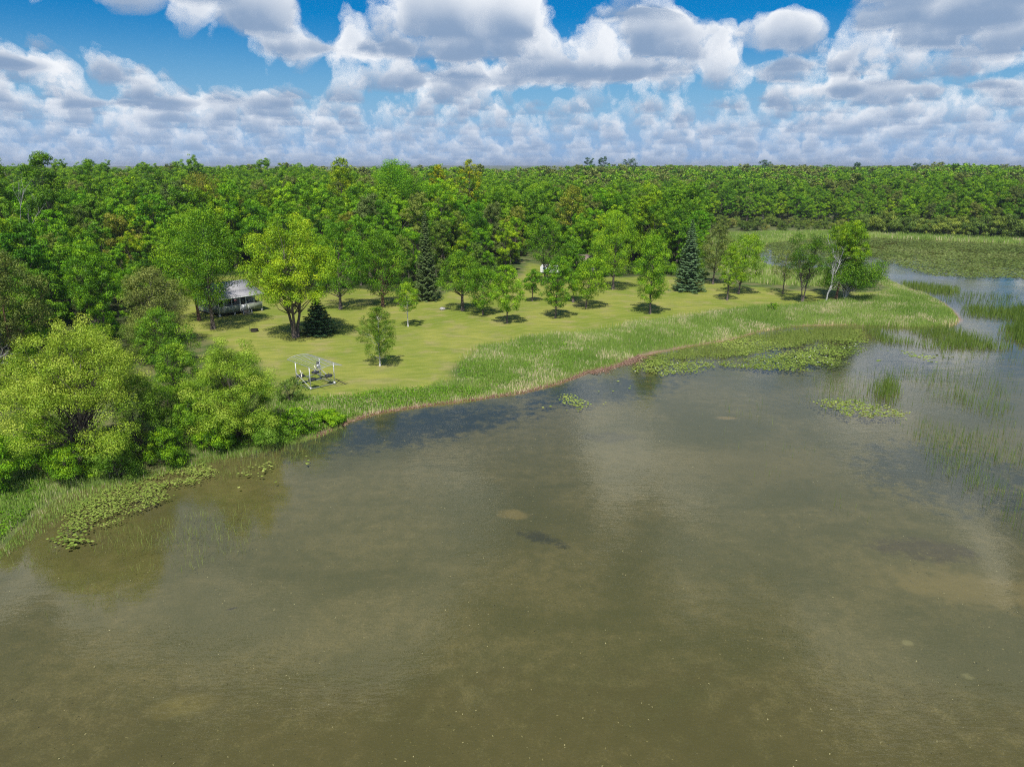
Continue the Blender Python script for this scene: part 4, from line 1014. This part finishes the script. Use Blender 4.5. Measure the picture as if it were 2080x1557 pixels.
# ------------------------------------------------------------------ boat lift with canopy frame
M['alu'] = plain('weathered aluminium', (0.62, 0.62, 0.60), 0.45, 0.15, 4, 0.35)
M['rubber'] = plain('black rubber', (0.030, 0.033, 0.040), 0.55, 0.2)
M['cream'] = plain('cream plastic', (0.66, 0.62, 0.48), 0.5)
c0 = np.array(P(610, 776, 0.9)); c1 = np.array(P(631.4, 789, 0.9)); c2 = np.array(P(679.6, 777.5, 0.9))
ex = unit(c2 - c1); ey = np.array([-ex[1], ex[0]])
Wl, Dl = 3.5, 3.45
lz = float(zs([c1])[0])
lift = empty('boat_lift', 'aluminium boat lift with an uncovered arched canopy frame standing on the lawn', 'boat lift', (c1[0], c1[1], lz), math.atan2(ex[1], ex[0]))
HT = 2.9
for (px_, py_) in ((0, 0), (Wl, 0), (Wl, Dl), (0, Dl)):
    Buf().box(px_ - 0.045, px_ + 0.045, py_ - 0.045, py_ + 0.045, 0.02, HT).build('post', M['alu'], lift)
    Buf().box(px_ - 0.12, px_ + 0.12, py_ - 0.12, py_ + 0.12, 0.0, 0.32 if py_ == 0 else 0.05).build('foot', M['alu'], lift)
fr_ = Buf()
for (a_, b_) in (((0, 0, .12), (Wl, 0, .12)), ((0, Dl, .12), (Wl, Dl, .12)), ((0, 0, .12), (0, Dl, .12)), ((Wl, 0, .12), (Wl, Dl, .12)),
                 ((0, Dl, 1.5), (0, 0, 0.2)), ((Wl, Dl, 1.5), (Wl, 0, 0.2)), ((0, Dl, 0.2), (0.9, Dl, 1.4)), ((Wl, Dl, 0.2), (Wl - 0.9, Dl, 1.4))):
    fr_.bar(a_, b_, 0.055)
fr_.build('base_frame', M['alu'], lift)
cr_ = Buf(); zc_ = 0.95
for (a_, b_) in (((0.08, 0.5, zc_), (Wl - 0.08, 0.5, zc_)), ((0.08, Dl - 0.5, zc_), (Wl - 0.08, Dl - 0.5, zc_)), ((0.9, 0.4, zc_ + .12), (0.9, Dl - 0.3, zc_ + .12)), ((Wl - 0.9, 0.4, zc_ + .12), (Wl - 0.9, Dl - 0.3, zc_ + .12))):
    cr_.bar(a_, b_, 0.06)
cr_.build('cradle', M['alu'], lift)
for (px_, py_) in ((0.55, 0.45), (Wl - 0.55, 0.45), (0.35, Dl - 0.45), (Wl - 0.9, Dl - 0.3)):
    w_ = Buf(); a = np.arange(14) / 14 * 6.283
    prof = [(0.16, 0.0), (0.50, 0.02), (0.56, 0.13), (0.50, 0.25), (0.16, 0.26), (0.0, 0.27)]
    vs = np.concatenate([np.column_stack([rr_ * np.cos(a), rr_ * np.sin(a) * 0.8, np.full(14, zz_)]) for rr_, zz_ in prof]) + np.array([px_, py_, zc_ + 0.1])
    w_.add(vs, [(q_ * 14 + j, q_ * 14 + (j + 1) % 14, (q_ + 1) * 14 + (j + 1) % 14, (q_ + 1) * 14 + j) for q_ in range(5) for j in range(14)])
    w_.tube([(px_, py_, zc_ + 0.3), (px_, py_, zc_ + 0.62)], 0.035, 6)
    w_.build('float', M['rubber'], lift, smooth=True)
for (px_, py_) in ((0.25, Dl - 0.9), (Wl - 0.75, Dl - 0.2)):
    Buf().tube([(px_, py_, 1.15), (px_ + .02, py_ + 0.05, 1.6), (px_ - 0.12, py_ + 0.1, 2.05)], 0.07, 6).build('guide', M['cream'], lift, smooth=True)
wn = Buf(); wn.box(Wl - 0.55, Wl - 0.2, Dl - 0.32, Dl - 0.08, 1.55, 2.15); wn.build('winch_box', M['alu'], lift)
a = np.linspace(0, 2 * np.pi, 17)
wh = Buf().tube(np.column_stack([Wl - 0.38 + 0.30 * np.cos(a), np.full(17, Dl - 0.40), 1.85 + 0.30 * np.sin(a)]), 0.025, 5)
wh.build('winch_wheel', M['alu'], lift)
Buf().box(Wl - 0.52, Wl - 0.22, Dl - 0.3, Dl - 0.05, 2.16, 2.45).build('motor', M['rubber'], lift)
# canopy frame runs fore and aft of the lift, its ribs arch across
cy0, cy1, hx = -2.1, Dl + 2.1, Wl / 2
zb_, rise = HT + 0.05, 0.34
cn = Buf()
for x_ in (0.0, Wl): cn.bar((x_, cy0, zb_), (x_, cy1, zb_), 0.04)
for x_ in (0.25, 0.5, 0.75):
    zz_ = zb_ + rise * (1 - (2 * x_ - 1) ** 2); cn.bar((Wl * x_, cy0, zz_), (Wl * x_, cy1, zz_), 0.028)
cn.build('canopy_rail', M['alu'], lift)
u = np.linspace(0, 1, 9)
for j in range(14):
    yy = cy0 + (cy1 - cy0) * j / 13
    Buf().tube(np.column_stack([Wl * u, np.full(9, yy), zb_ + rise * (1 - (2 * u - 1) ** 2)]), 0.020 if 0 < j < 13 else 0.035, 5).build('canopy_rib', M['alu'], lift)
x, y, z = ground_at(682, 771); x2, y2, z2 = ground_at(703, 781)
pl = Buf().tube([(x, y, z + 0.06), ((x + x2) / 2, (y + y2) / 2, (z + z2) / 2 + 0.05), (x2, y2, z2 + 0.06)], 0.05, 6).build('pole', M['iron'])
tag(pl, 'dark pole lying on the grass beside the boat lift', 'pole')

# ------------------------------------------------------------------ camper and second cabin among the trees
x, y, z = ground_at(1117, 556)
cp = empty('camper', 'white camper trailer half hidden by tree trunks in a clearing of the wood', 'camper', (x, y, z), -0.15); cp.scale = (0.8, 0.8, 0.8)
cb_ = Buf(); L2, W2 = 3.1, 1.1
prof = [(-3.0, 0.55), (3.0, 0.55), (3.1, 1.3), (2.75, 2.55), (2.3, 2.8), (-2.7, 2.8), (-3.1, 2.3)]
n_ = len(prof)
cb_.add([(a_, -W2, b_) for a_, b_ in prof] + [(a_, W2, b_) for a_, b_ in prof], [(j, (j + 1) % n_, n_ + (j + 1) % n_, n_ + j) for j in range(n_)])
cb_.add([(a_, -W2, b_) for a_, b_ in prof], [tuple(range(n_))]); cb_.add([(a_, W2, b_) for a_, b_ in prof], [tuple(range(n_))])
cb_.build('body', M['white'], cp)
M['blue_glass'] = plain('blue tinted glass', (0.10, 0.18, 0.36), 0.15, 0.05)
for x_ in (-2.2, -0.2): Buf().box(x_, x_ + 1.1, -W2 - 0.03, -W2 - 0.002, 1.5, 2.2).build('window', M['blue_glass'], cp)
Buf().box(1.4, 2.1, -W2 - 0.03, -W2 - 0.002, 0.65, 2.45).build('door', M['siding_grey'], cp)
for s_ in (-1, 1):
    Buf().tube([(0.1, s_ * (W2 - 0.2), 0.35), (0.1, s_ * (W2 + 0.02), 0.35)], 0.35, 14).build('wheel', M['rubber'], cp)
Buf().bar((-3.0, 0, 0.5), (-4.1, 0, 0.45), 0.05).build('hitch', M['iron'], cp)
X2, Y2 = P(1190, 524, 5.0)
z = float(zs([(X2, Y2)])[0])
c2_ = empty('cabin', 'brown-roofed cabin deep in the wood, only a patch of its roof showing', 'cabin', (X2 - 2.5, Y2 - 1, z), 0.25)
gable(6.0, 0, 6.0, 0.0, 2.6, 4.3).build('wall', M['siding_grey'], c2_)
rf = Buf(); slab(rf, -0.4, 6.4, -0.5, 2.5, 3.0, 4.36); slab(rf, -0.4, 6.4, 6.5, 2.5, 3.003, 4.362); rf.build('roof', M['brown_roof'], c2_)
w_ = Buf().box(1.0, 2.2, -0.05, -0.003, 1.0, 2.0).build('window', M['white'], c2_); Buf().box(1.1, 2.1, -0.07, -0.051, 1.1, 1.9).build('pane', M['glass'], w_)
Buf().box(3.4, 4.3, -0.05, -0.003, 0.1, 2.1).build('door', M['white'], c2_)
# ------------------------------------------------------------------ reeds, rushes, lilies
r = np.random.default_rng(99)
def fill(pg, dens, extra=None):
    x0, y0 = pg.min(0); x1, y1 = pg.max(0)
    k = int((x1 - x0) * (y1 - y0) * dens)
    q = np.column_stack([r.uniform(x0, x1, k), r.uniform(y0, y1, k)])
    q = q[inside(q, pg)]
    if extra is not None: q = q[extra(q)]
    return q
def blades(buf, q, z, h, wd, tint, lean=0.18):
    k = len(q)
    a = r.uniform(0, np.pi, k); la = r.uniform(0, 2 * np.pi, k); ll = h * lean * r.random(k) ** 0.7
    dx_, dy_ = np.cos(a) * wd / 2, np.sin(a) * wd / 2
    lx, ly = np.cos(la) * ll, np.sin(la) * ll
    v = np.empty((k, 4, 3))
    v[:, 0] = np.column_stack([q[:, 0] - dx_, q[:, 1] - dy_, z]); v[:, 1] = np.column_stack([q[:, 0] + dx_, q[:, 1] + dy_, z])
    v[:, 2] = np.column_stack([q[:, 0] + lx + dx_ * 0.25, q[:, 1] + ly + dy_ * 0.25, z + h]); v[:, 3] = np.column_stack([q[:, 0] + lx - dx_ * 0.25, q[:, 1] + ly - dy_ * 0.25, z + h])
    buf.add(v.reshape(-1, 3), np.arange(4 * k).reshape(k, 4), 0, np.clip(tint, 0, 1))
MARSH = poly([(575, 806), (560, 870), (640, 883), (700, 854), (760, 837), (860, 821), (960, 809), (1060, 794), (1130, 777), (1190, 753), (1240, 744), (1310, 714),
    (1400, 700), (1480, 688), (1540, 671), (1640, 658), (1740, 657), (1840, 662), (1930, 661), (1950, 650), (1938, 634), (1915, 615), (1880, 598), (1830, 580), (1790, 561),
    (1768, 556), (1775, 575), (1805, 588), (1770, 604), (1700, 614), (1600, 622), (1500, 629), (1400, 642), (1300, 657), (1200, 674), (1060, 690), (965, 710),
    (925, 738), (915, 768), (860, 786), (760, 791), (690, 806)], 0.3)
reeds = Buf()
def grassland(pg, dens, hmin, hmax, wd, tan=0.5, fade=1.2, green=0.3, edge_in=1.0):
    q = fill(pg, dens)
    e = sdist(q, pg) - 2.2 * vnoise(q[:, 0], q[:, 1], 2.6, 33) * edge_in * (sdist(q, WATER) < -5)
    q = q[r.random(len(q)) < np.clip(e / fade + 0.15, 0.08, 1)]
    pn = fbm(q[:, 0], q[:, 1], 11.0, 6); pd = fbm(q[:, 0], q[:, 1], 5.0, 12)
    far_ = np.clip((q[:, 1] - 85) / 50, 0, 1)
    h = (hmin + (hmax - hmin) * pd) * r.uniform(0.55, 1.15, len(q)) * (0.75 + 0.45 * far_)
    t = green + 0.5 * (pn - 0.5) + r.normal(0, 0.09, len(q))
    dead = r.random(len(q)) < tan * sstep(0.6 * fbm(q[:, 0], q[:, 1], 5.5, 21) + 0.4 * fbm(q[:, 0] + 0.4 * q[:, 1], q[:, 1], 2.0, 25) + 0.06 * r.normal(size=len(q)), 0.53 - 0.04 * tan, 0.66)
    t = np.where(dead, r.uniform(0.85, 1.0, len(q)), t)
    t = np.where(r.random(len(q)) < 0.05 * tan, r.uniform(0.8, 1.0, len(q)), t)
    blades(reeds, q, np.maximum(zs(q), 0.0) - 0.03, h, wd * r.uniform(0.6, 1.4, len(q)), t)
grassland(MARSH, 95, 0.25, 1.0, 0.06, 0.45, 1.8)
grassland(poly([(-40, 1150), (0, 1105), (60, 1045), (130, 995), (220, 970), (300, 950), (250, 880), (120, 850), (-60, 860), (-200, 1000)], 0.3), 90, 0.4, 1.2, 0.05, 0.12, green=0.3)
grassland(poly([(300, 950), (430, 922), (560, 900), (640, 884), (575, 800), (540, 752), (430, 760), (380, 860)], 0.3), 60, 0.4, 1.0, 0.05, 0.2, green=0.2)
grassland(poly([(1425, 480), (1550, 474), (1780, 470), (1900, 472), (2080, 480), (2400, 492), (2300, 500), (2080, 493), (1900, 486), (1760, 479), (1650, 482), (1560, 492), (1538, 512), (1550, 541), (1600, 551),
    (1700, 549), (1765, 556), (1760, 590), (1600, 588), (1500, 580), (1450, 560), (1435, 520)], 0.4), 13, 0.7, 1.5, 0.16, 0.25, green=0.36)
grassland(poly([(-60, 1140), (0, 1108), (60, 1046), (130, 996), (220, 972), (330, 947), (420, 922), (530, 902), (640, 882), (690, 862), (700, 872), (600, 905), (540, 922), (430, 942), (300, 975), (200, 1010), (110, 1070), (50, 1110), (0, 1140), (-60, 1150)], 0.0), 60, 0.3, 0.9, 0.04, 0.1, 1.2, green=0.3)
o = reeds.build('marsh_grass', M['reed'])
tag(o, 'tall green and straw-coloured marsh grass and reeds on the shore', 'reeds', kind='stuff')
flats = poly([(-700, 1700), (-100, 1230), (300, 1080), (700, 900), (1200, 800), (1700, 800), (2200, 900), (2900, 1700)], -0.9)
fw = Buf()
q = fill(flats, 4.0); q = q[(sdist(q, WATER) > 3) & (r.random(len(q)) < 0.15 + 0.85 * sstep(fbm(q[:, 0], q[:, 1], 3.0, 90), 0.42, 0.62))]
k = len(q)
add_leaves(fw, np.column_stack([q, zs(q) + 0.012 + 0.012 * r.random(k)]), unit(np.array([0, 0, 2.2]) + r.normal(size=(k, 3)) * 0.6), r.uniform(0.05, 0.25, k), r.normal(0.35, 0.2, k), 0, 0.3, r)
q = fill(flats, 0.12); q = q[sdist(q, WATER) > 4]; k = len(q)
add_leaves(fw, np.column_stack([q, zs(q) + 0.05]), unit(np.array([0, 0, 2.0]) + r.normal(size=(k, 3)) * 0.3), r.uniform(0.04, 0.13, k), np.full(k, 1.0), 0, 0.6, r)
M['bedweed'] = leaf_mat('underwater weed', (0.10, 0.105, 0.045), (0.18, 0.165, 0.075), (0.52, 0.50, 0.34), 0.1, 0.0)
o = fw.build('bottom_weed', M['bedweed']); tag(o, 'dark weed tufts and pale shells scattered over the lake bottom', 'water weed', kind='stuff')
weeds = Buf()
for pg_, dn in [(poly([(560, 815), (690, 812), (760, 800), (900, 790), (1000, 790), (960, 805), (860, 816), (760, 832), (700, 850), (640, 882), (560, 880)], 0.3), 60), (poly([(930, 745), (1000, 712), (1130, 700), (1200, 715), (1150, 755), (1000, 790), (930, 770)], 0.4), 22),
        (poly([(-80, 1130), (0, 1090), (60, 1040), (100, 980), (60, 900), (-60, 900)], 0.3), 70), (poly([(380, 900), (440, 915), (560, 895), (540, 860), (420, 860)], 0.3), 60)]:
    q = fill(pg_, dn); k = len(q)
    hh = 0.15 + 0.55 * fbm(q[:, 0], q[:, 1], 2.2, 31)
    c = np.column_stack([q, np.maximum(zs(q), 0) + hh * r.random(k) ** 0.5])
    add_leaves(weeds, c, unit(np.array([0, 0, 1.0]) + r.normal(size=(k, 3)) * 0.5), r.uniform(0.10, 0.24, k), 0.55 + r.normal(0, 0.15, k) + 0.3 * (fbm(q[:, 0], q[:, 1], 3.0, 40) - 0.5), 0, 0.6, r)
o = weeds.build('shore_weeds', M['leaf']); o.color = (1.1, 1.1, 0.9, 1)
tag(o, 'low leafy weeds along the near bank', 'weeds', kind='stuff')
# straw washed up along the waterline
dr = Buf()
sp = poly([(640, 884), (700, 854), (760, 837), (860, 821), (960, 809), (1060, 794), (1130, 777), (1190, 755), (1240, 744), (1300, 722)], 0.05)
for i in range(len(sp) - 1):
    L_ = np.linalg.norm(sp[i + 1] - sp[i]); big_ = 3.4 if i >= 7 else 1.0
    k = int(L_ * 110 * big_); u = r.random((k, 1))
    q = sp[i] + (sp[i + 1] - sp[i]) * u; nrm = np.array([-(sp[i + 1] - sp[i])[1], (sp[i + 1] - sp[i])[0]]) / L_
    q = q + nrm * (r.normal(-0.08, 0.30 * big_, (k, 1))) * (0.3 + 1.2 * vnoise(q[:, :1], q[:, 1:], 3.0, 77))
    c = np.column_stack([q, np.full(k, 0.07) + 0.05 * r.random(k)])
    add_leaves(dr, c, unit(np.array([0, 0, 1.0]) + r.normal(size=(k, 3)) * 0.25), r.uniform(0.25, 0.7, k), r.uniform(0, 1, k), 0, 0.10, r)
M['straw'] = leaf_mat('washed-up straw', (0.15, 0.08, 0.05), (0.30, 0.18, 0.12), (0.50, 0.35, 0.26), 0.1, 0.0)
o = dr.build('washed_up_straw', M['straw']); tag(o, 'pale brown dead reed straw washed up along the waterline', 'straw', kind='stuff')

rush = Buf()
def rushes(pxs, dens, h0, h1, wd=0.045, tint=0.5, edge=1.5, patch=None, lean=0.06):
    pg = poly(pxs, 0.0); q = fill(pg, dens)
    e = sdist(q, pg); q = q[r.random(len(q)) < np.clip(e / edge, 0.05, 1)]
    if patch is not None:
        v = fbm(q[:, 0], q[:, 1], patch[0], 50 + patch[1]); q = q[r.random(len(q)) < sstep(v, patch[2], patch[3])]
    k = len(q)
    blades(rush, q, np.full(k, -0.12), r.uniform(h0, h1, k) * r.uniform(0.7, 1.1, k) + 0.12, wd * r.uniform(0.7, 1.3, k), tint + r.normal(0, 0.2, k), lean)
rushes([(1300, 726), (1400, 703), (1540, 674), (1640, 664), (1755, 660), (1765, 690), (1640, 702), (1560, 716), (1440, 735), (1330, 738)], 36, 0.3, 1.0, 0.05, 0.8, 3.5, (6, 0, 0.2, 0.5))
rushes([(1745, 662), (1840, 665), (1940, 664), (1990, 680), (2100, 690), (2100, 714), (1900, 712), (1850, 702), (1780, 697)], 21.08, 0.6, 1.4, 0.06, 0.45, 2.0, (7, 1, 0.25, 0.6))
rushes([(2052, 622), (2200, 616), (2200, 712), (2040, 706), (2022, 680)], 27.9, 0.8, 1.6, 0.07, 0.3, 3.0, (5, 9, 0.15, 0.5))
rushes([(1950, 618), (2080, 628), (2110, 640), (2050, 652), (1950, 642)], 19.84, 0.6, 1.3, 0.06, 0.4, 2.5, (4, 8, 0.2, 0.5))
rushes([(1815, 572), (1870, 576), (1960, 586), (1950, 598), (1900, 598), (1850, 590)], 17.36, 0.6, 1.3, 0.07, 0.5, 2.5)
rushes([(1900, 590), (2080, 600), (2080, 628), (1950, 618), (1900, 612)], 3.1, 0.6, 1.3, 0.06, 0.3, 2.5)
rushes([(1755, 795), (1772, 775), (1800, 762), (1830, 775), (1840, 800), (1820, 822), (1780, 815)], 37.2, 0.9, 1.6, 0.05, 0.4, 3.2, lean=0.12)
rushes([(1640, 760), (1760, 745), (1900, 740), (2080, 755), (2080, 1000), (1980, 1000), (1880, 940), (1840, 880), (1700, 850), (1620, 820)], 4.03, 0.6, 1.3, 0.04, 0.35, 3.0, (8, 2, 0.33, 0.66))
rushes([(1830, 820), (1930, 790), (2080, 830), (2300, 1000), (2080, 1100), (1960, 1020), (1850, 930)], 6.82, 0.6, 1.3, 0.035, 0.35, 3.0, (6, 7, 0.35, 0.62))
rushes([(1960, 680), (2300, 690), (2300, 800), (2080, 780), (1900, 735), (1820, 720)], 3.1, 0.5, 1.2, 0.05, 0.4, 3.0, (9, 3, 0.4, 0.7))
rushes([(1400, 830), (1560, 800), (1620, 850), (1800, 960), (1900, 1080), (1600, 1060), (1440, 900)], 1.24, 0.4, 1.0, 0.03, 0.4, 3.0, (5, 4, 0.45, 0.7))
rushes([(0, 1150), (80, 1110), (240, 1040), (440, 1030), (560, 1000), (520, 1120), (300, 1210), (150, 1260), (0, 1260)], 9.92, 0.3, 0.75, 0.022, 0.85, 2.0, (4, 5, 0.35, 0.6), 0.5)
rushes([(400, 930), (540, 905), (640, 888), (700, 860), (720, 880), (640, 930), (560, 960), (440, 990)], 12.4, 0.3, 0.8, 0.025, 0.8, 1.5, (4, 6, 0.25, 0.55), 0.4)
o = rush.build('bulrushes', M['rush']); tag(o, 'thin dark green bulrushes standing in the lake', 'rushes', kind='stuff')

rushes([(0, 1112), (60, 1050), (130, 1000), (220, 975), (330, 950), (420, 925), (530, 905), (640, 884), (660, 900), (540, 930), (430, 950), (300, 985), (200, 1020), (110, 1080), (30, 1170), (0, 1180)], 75, 0.35, 0.9, 0.035, 0.95, 0.8, (3, 11, 0.2, 0.5), 0.3)
pads = Buf()
def lilies(pxs, dens, rad, edge=1.5, patch=None, tint=0.5):
    pg = poly(pxs, 0.0); q = fill(pg, dens)
    e = sdist(q, pg) ; q = q[r.random(len(q)) < np.clip(e / edge, 0.03, 1)]
    if patch is not None:
        v = fbm(q[:, 0], q[:, 1], patch[0], 70 + patch[1]); q = q[r.random(len(q)) < sstep(v, patch[2], patch[3])]
    k = len(q); a0 = r.uniform(0, 6.28, k)[:, None]; a = a0 + np.linspace(0.25, 6.03, 7)[None]
    rr = (rad * r.uniform(0.6, 1.3, k))[:, None]
    tx, ty = r.normal(0, 0.07, (k, 1)), r.normal(0, 0.07, (k, 1))
    dx_, dy_ = np.cos(a) * rr, np.sin(a) * rr
    z0 = 0.012 + 0.02 * r.random((k, 1)) + (r.random((k, 1)) < 0.15) * 0.05
    v = np.stack([q[:, :1] + dx_, q[:, 1:] + dy_, z0 + dx_ * tx + dy_ * ty + 0.015], -1)
    cen = np.stack([q[:, :1] , q[:, 1:], z0], -1)
    v = np.concatenate([cen, v], 1)
    big_ = fbm(q[:, 0], q[:, 1], 14.0, 80)
    pads.add(v.reshape(-1, 3), np.arange(8 * k).reshape(k, 8), 0, np.clip(tint + r.normal(0, 0.2, k) + 0.7 * (big_ - 0.5), 0, 1))
    return q
fl = []; near_pads = pads; pads = Buf()
lilies([(1545, 492), (1650, 484), (1780, 481), (1900, 488), (2200, 500), (2200, 575), (2060, 566), (1900, 562), (1850, 552), (1800, 532), (1762, 520), (1700, 538), (1620, 545), (1552, 532)], 5.0, 0.28, 4.0, (16, 0, 0.12, 0.42), 0.42)
o = pads.build('lily_mat', M['pad']); o.color = (0.66, 0.66, 0.9, 1); tag(o, 'olive-green lily pads covering the far bay', 'lily pads', kind='stuff'); pads = near_pads
fl.append(lilies([(1440, 735), (1560, 716), (1640, 702), (1700, 680), (1745, 690), (1762, 712), (1720, 745), (1640, 758), (1520, 752), (1440, 742)], 24, 0.13, 3.0, (5, 1, 0.25, 0.55), 0.45))
lilies([(1285, 728), (1400, 705), (1540, 676), (1640, 667), (1660, 700), (1560, 716), (1440, 736), (1330, 745)], 22, 0.13, 1.6, (4, 12, 0.25, 0.55), 0.45)
lilies([(1560, 680), (1640, 668), (1755, 668), (1770, 700), (1700, 690), (1600, 700)], 22, 0.13, 1.6, (5, 2, 0.15, 0.42), 0.5)
fl.append(lilies([(1270, 735), (1330, 730), (1440, 732), (1460, 745), (1400, 765), (1330, 782), (1280, 765)], 16, 0.12, 1.5, (5, 3, 0.38, 0.6), 0.6))
lilies([(1640, 812), (1700, 805), (1800, 815), (1860, 838), (1850, 862), (1760, 848), (1690, 842)], 15, 0.12, 1.3, (3, 4, 0.35, 0.62), 0.55)
lilies([(1125, 800), (1165, 798), (1210, 822), (1170, 832), (1140, 818)], 20, 0.11, 1.4, (2, 13, 0.3, 0.6), 0.55)
lilies([(1740, 700), (1860, 715), (1960, 722), (1900, 740), (1780, 735)], 3, 0.2, 1.5, (5, 5, 0.4, 0.65), 0.6)
fl.append(lilies([(110, 1085), (135, 1025), (220, 985), (330, 958), (420, 932), (450, 960), (380, 1000), (300, 1035), (220, 1070), (150, 1085)], 48, 0.072, 0.9, (2.6, 6, 0.22, 0.5), 0.55))
lilies([(80, 1100), (130, 1075), (190, 1075), (200, 1100), (120, 1118)], 10, 0.13, 0.7, (2.5, 7, 0.3, 0.55), 0.5)
lilies([(380, 985), (420, 950), (560, 930), (620, 910), (640, 940), (560, 985), (430, 1000)], 2.2, 0.12, 0.8, (3, 8, 0.45, 0.65), 0.6)
lilies([(1100, 790), (1260, 765), (1300, 790), (1200, 850), (1100, 830)], 1.0, 0.14, 1.5, (4, 9, 0.5, 0.65), 0.6)
o = pads.build('lily_pads', M['pad']); tag(o, 'round yellow-green lily pads floating on the water', 'lily pads', kind='stuff')
fb = Buf()
for q in fl:
    q = q[(r.random(len(q)) < 0.006) & (q[:, 0] > 0)]
    for x, y in q:
        a = np.arange(6) / 6 * 6.28
        fb.add(np.concatenate([np.column_stack([x + 0.04 * np.cos(a), y + 0.04 * np.sin(a), np.full(6, 0.05)]), np.column_stack([x + 0.09 * np.cos(a), y + 0.09 * np.sin(a), np.full(6, 0.13)])]), [(j, (j + 1) % 6, 6 + (j + 1) % 6, 6 + j) for j in range(6)])
M['petal'] = plain('white petals', (0.82, 0.82, 0.75), 0.6)
o = fb.build('water_lily_flowers', M['petal']); tag(o, 'tiny white water lily blooms among the pads', 'flowers', kind='stuff')
# ------------------------------------------------------------------ the air
hm, n = new_mat('haze')
pv = n.new('ShaderNodeVolumePrincipled')
n.put(pv.inputs['Color'], (0.80, 0.88, 1.0)); pv.inputs['Density'].default_value = 0.00011; pv.inputs['Anisotropy'].default_value = 0.3
o_ = n.new('ShaderNodeOutputMaterial'); n.t.links.new(pv.outputs[0], o_.inputs['Volume'])
hb_ = Buf().box(-9500, 9500, -400, 14500, -4.0, 75.0).build('haze', hm)
tag(hb_, 'thin summer haze over the far woods', kind='stuff')
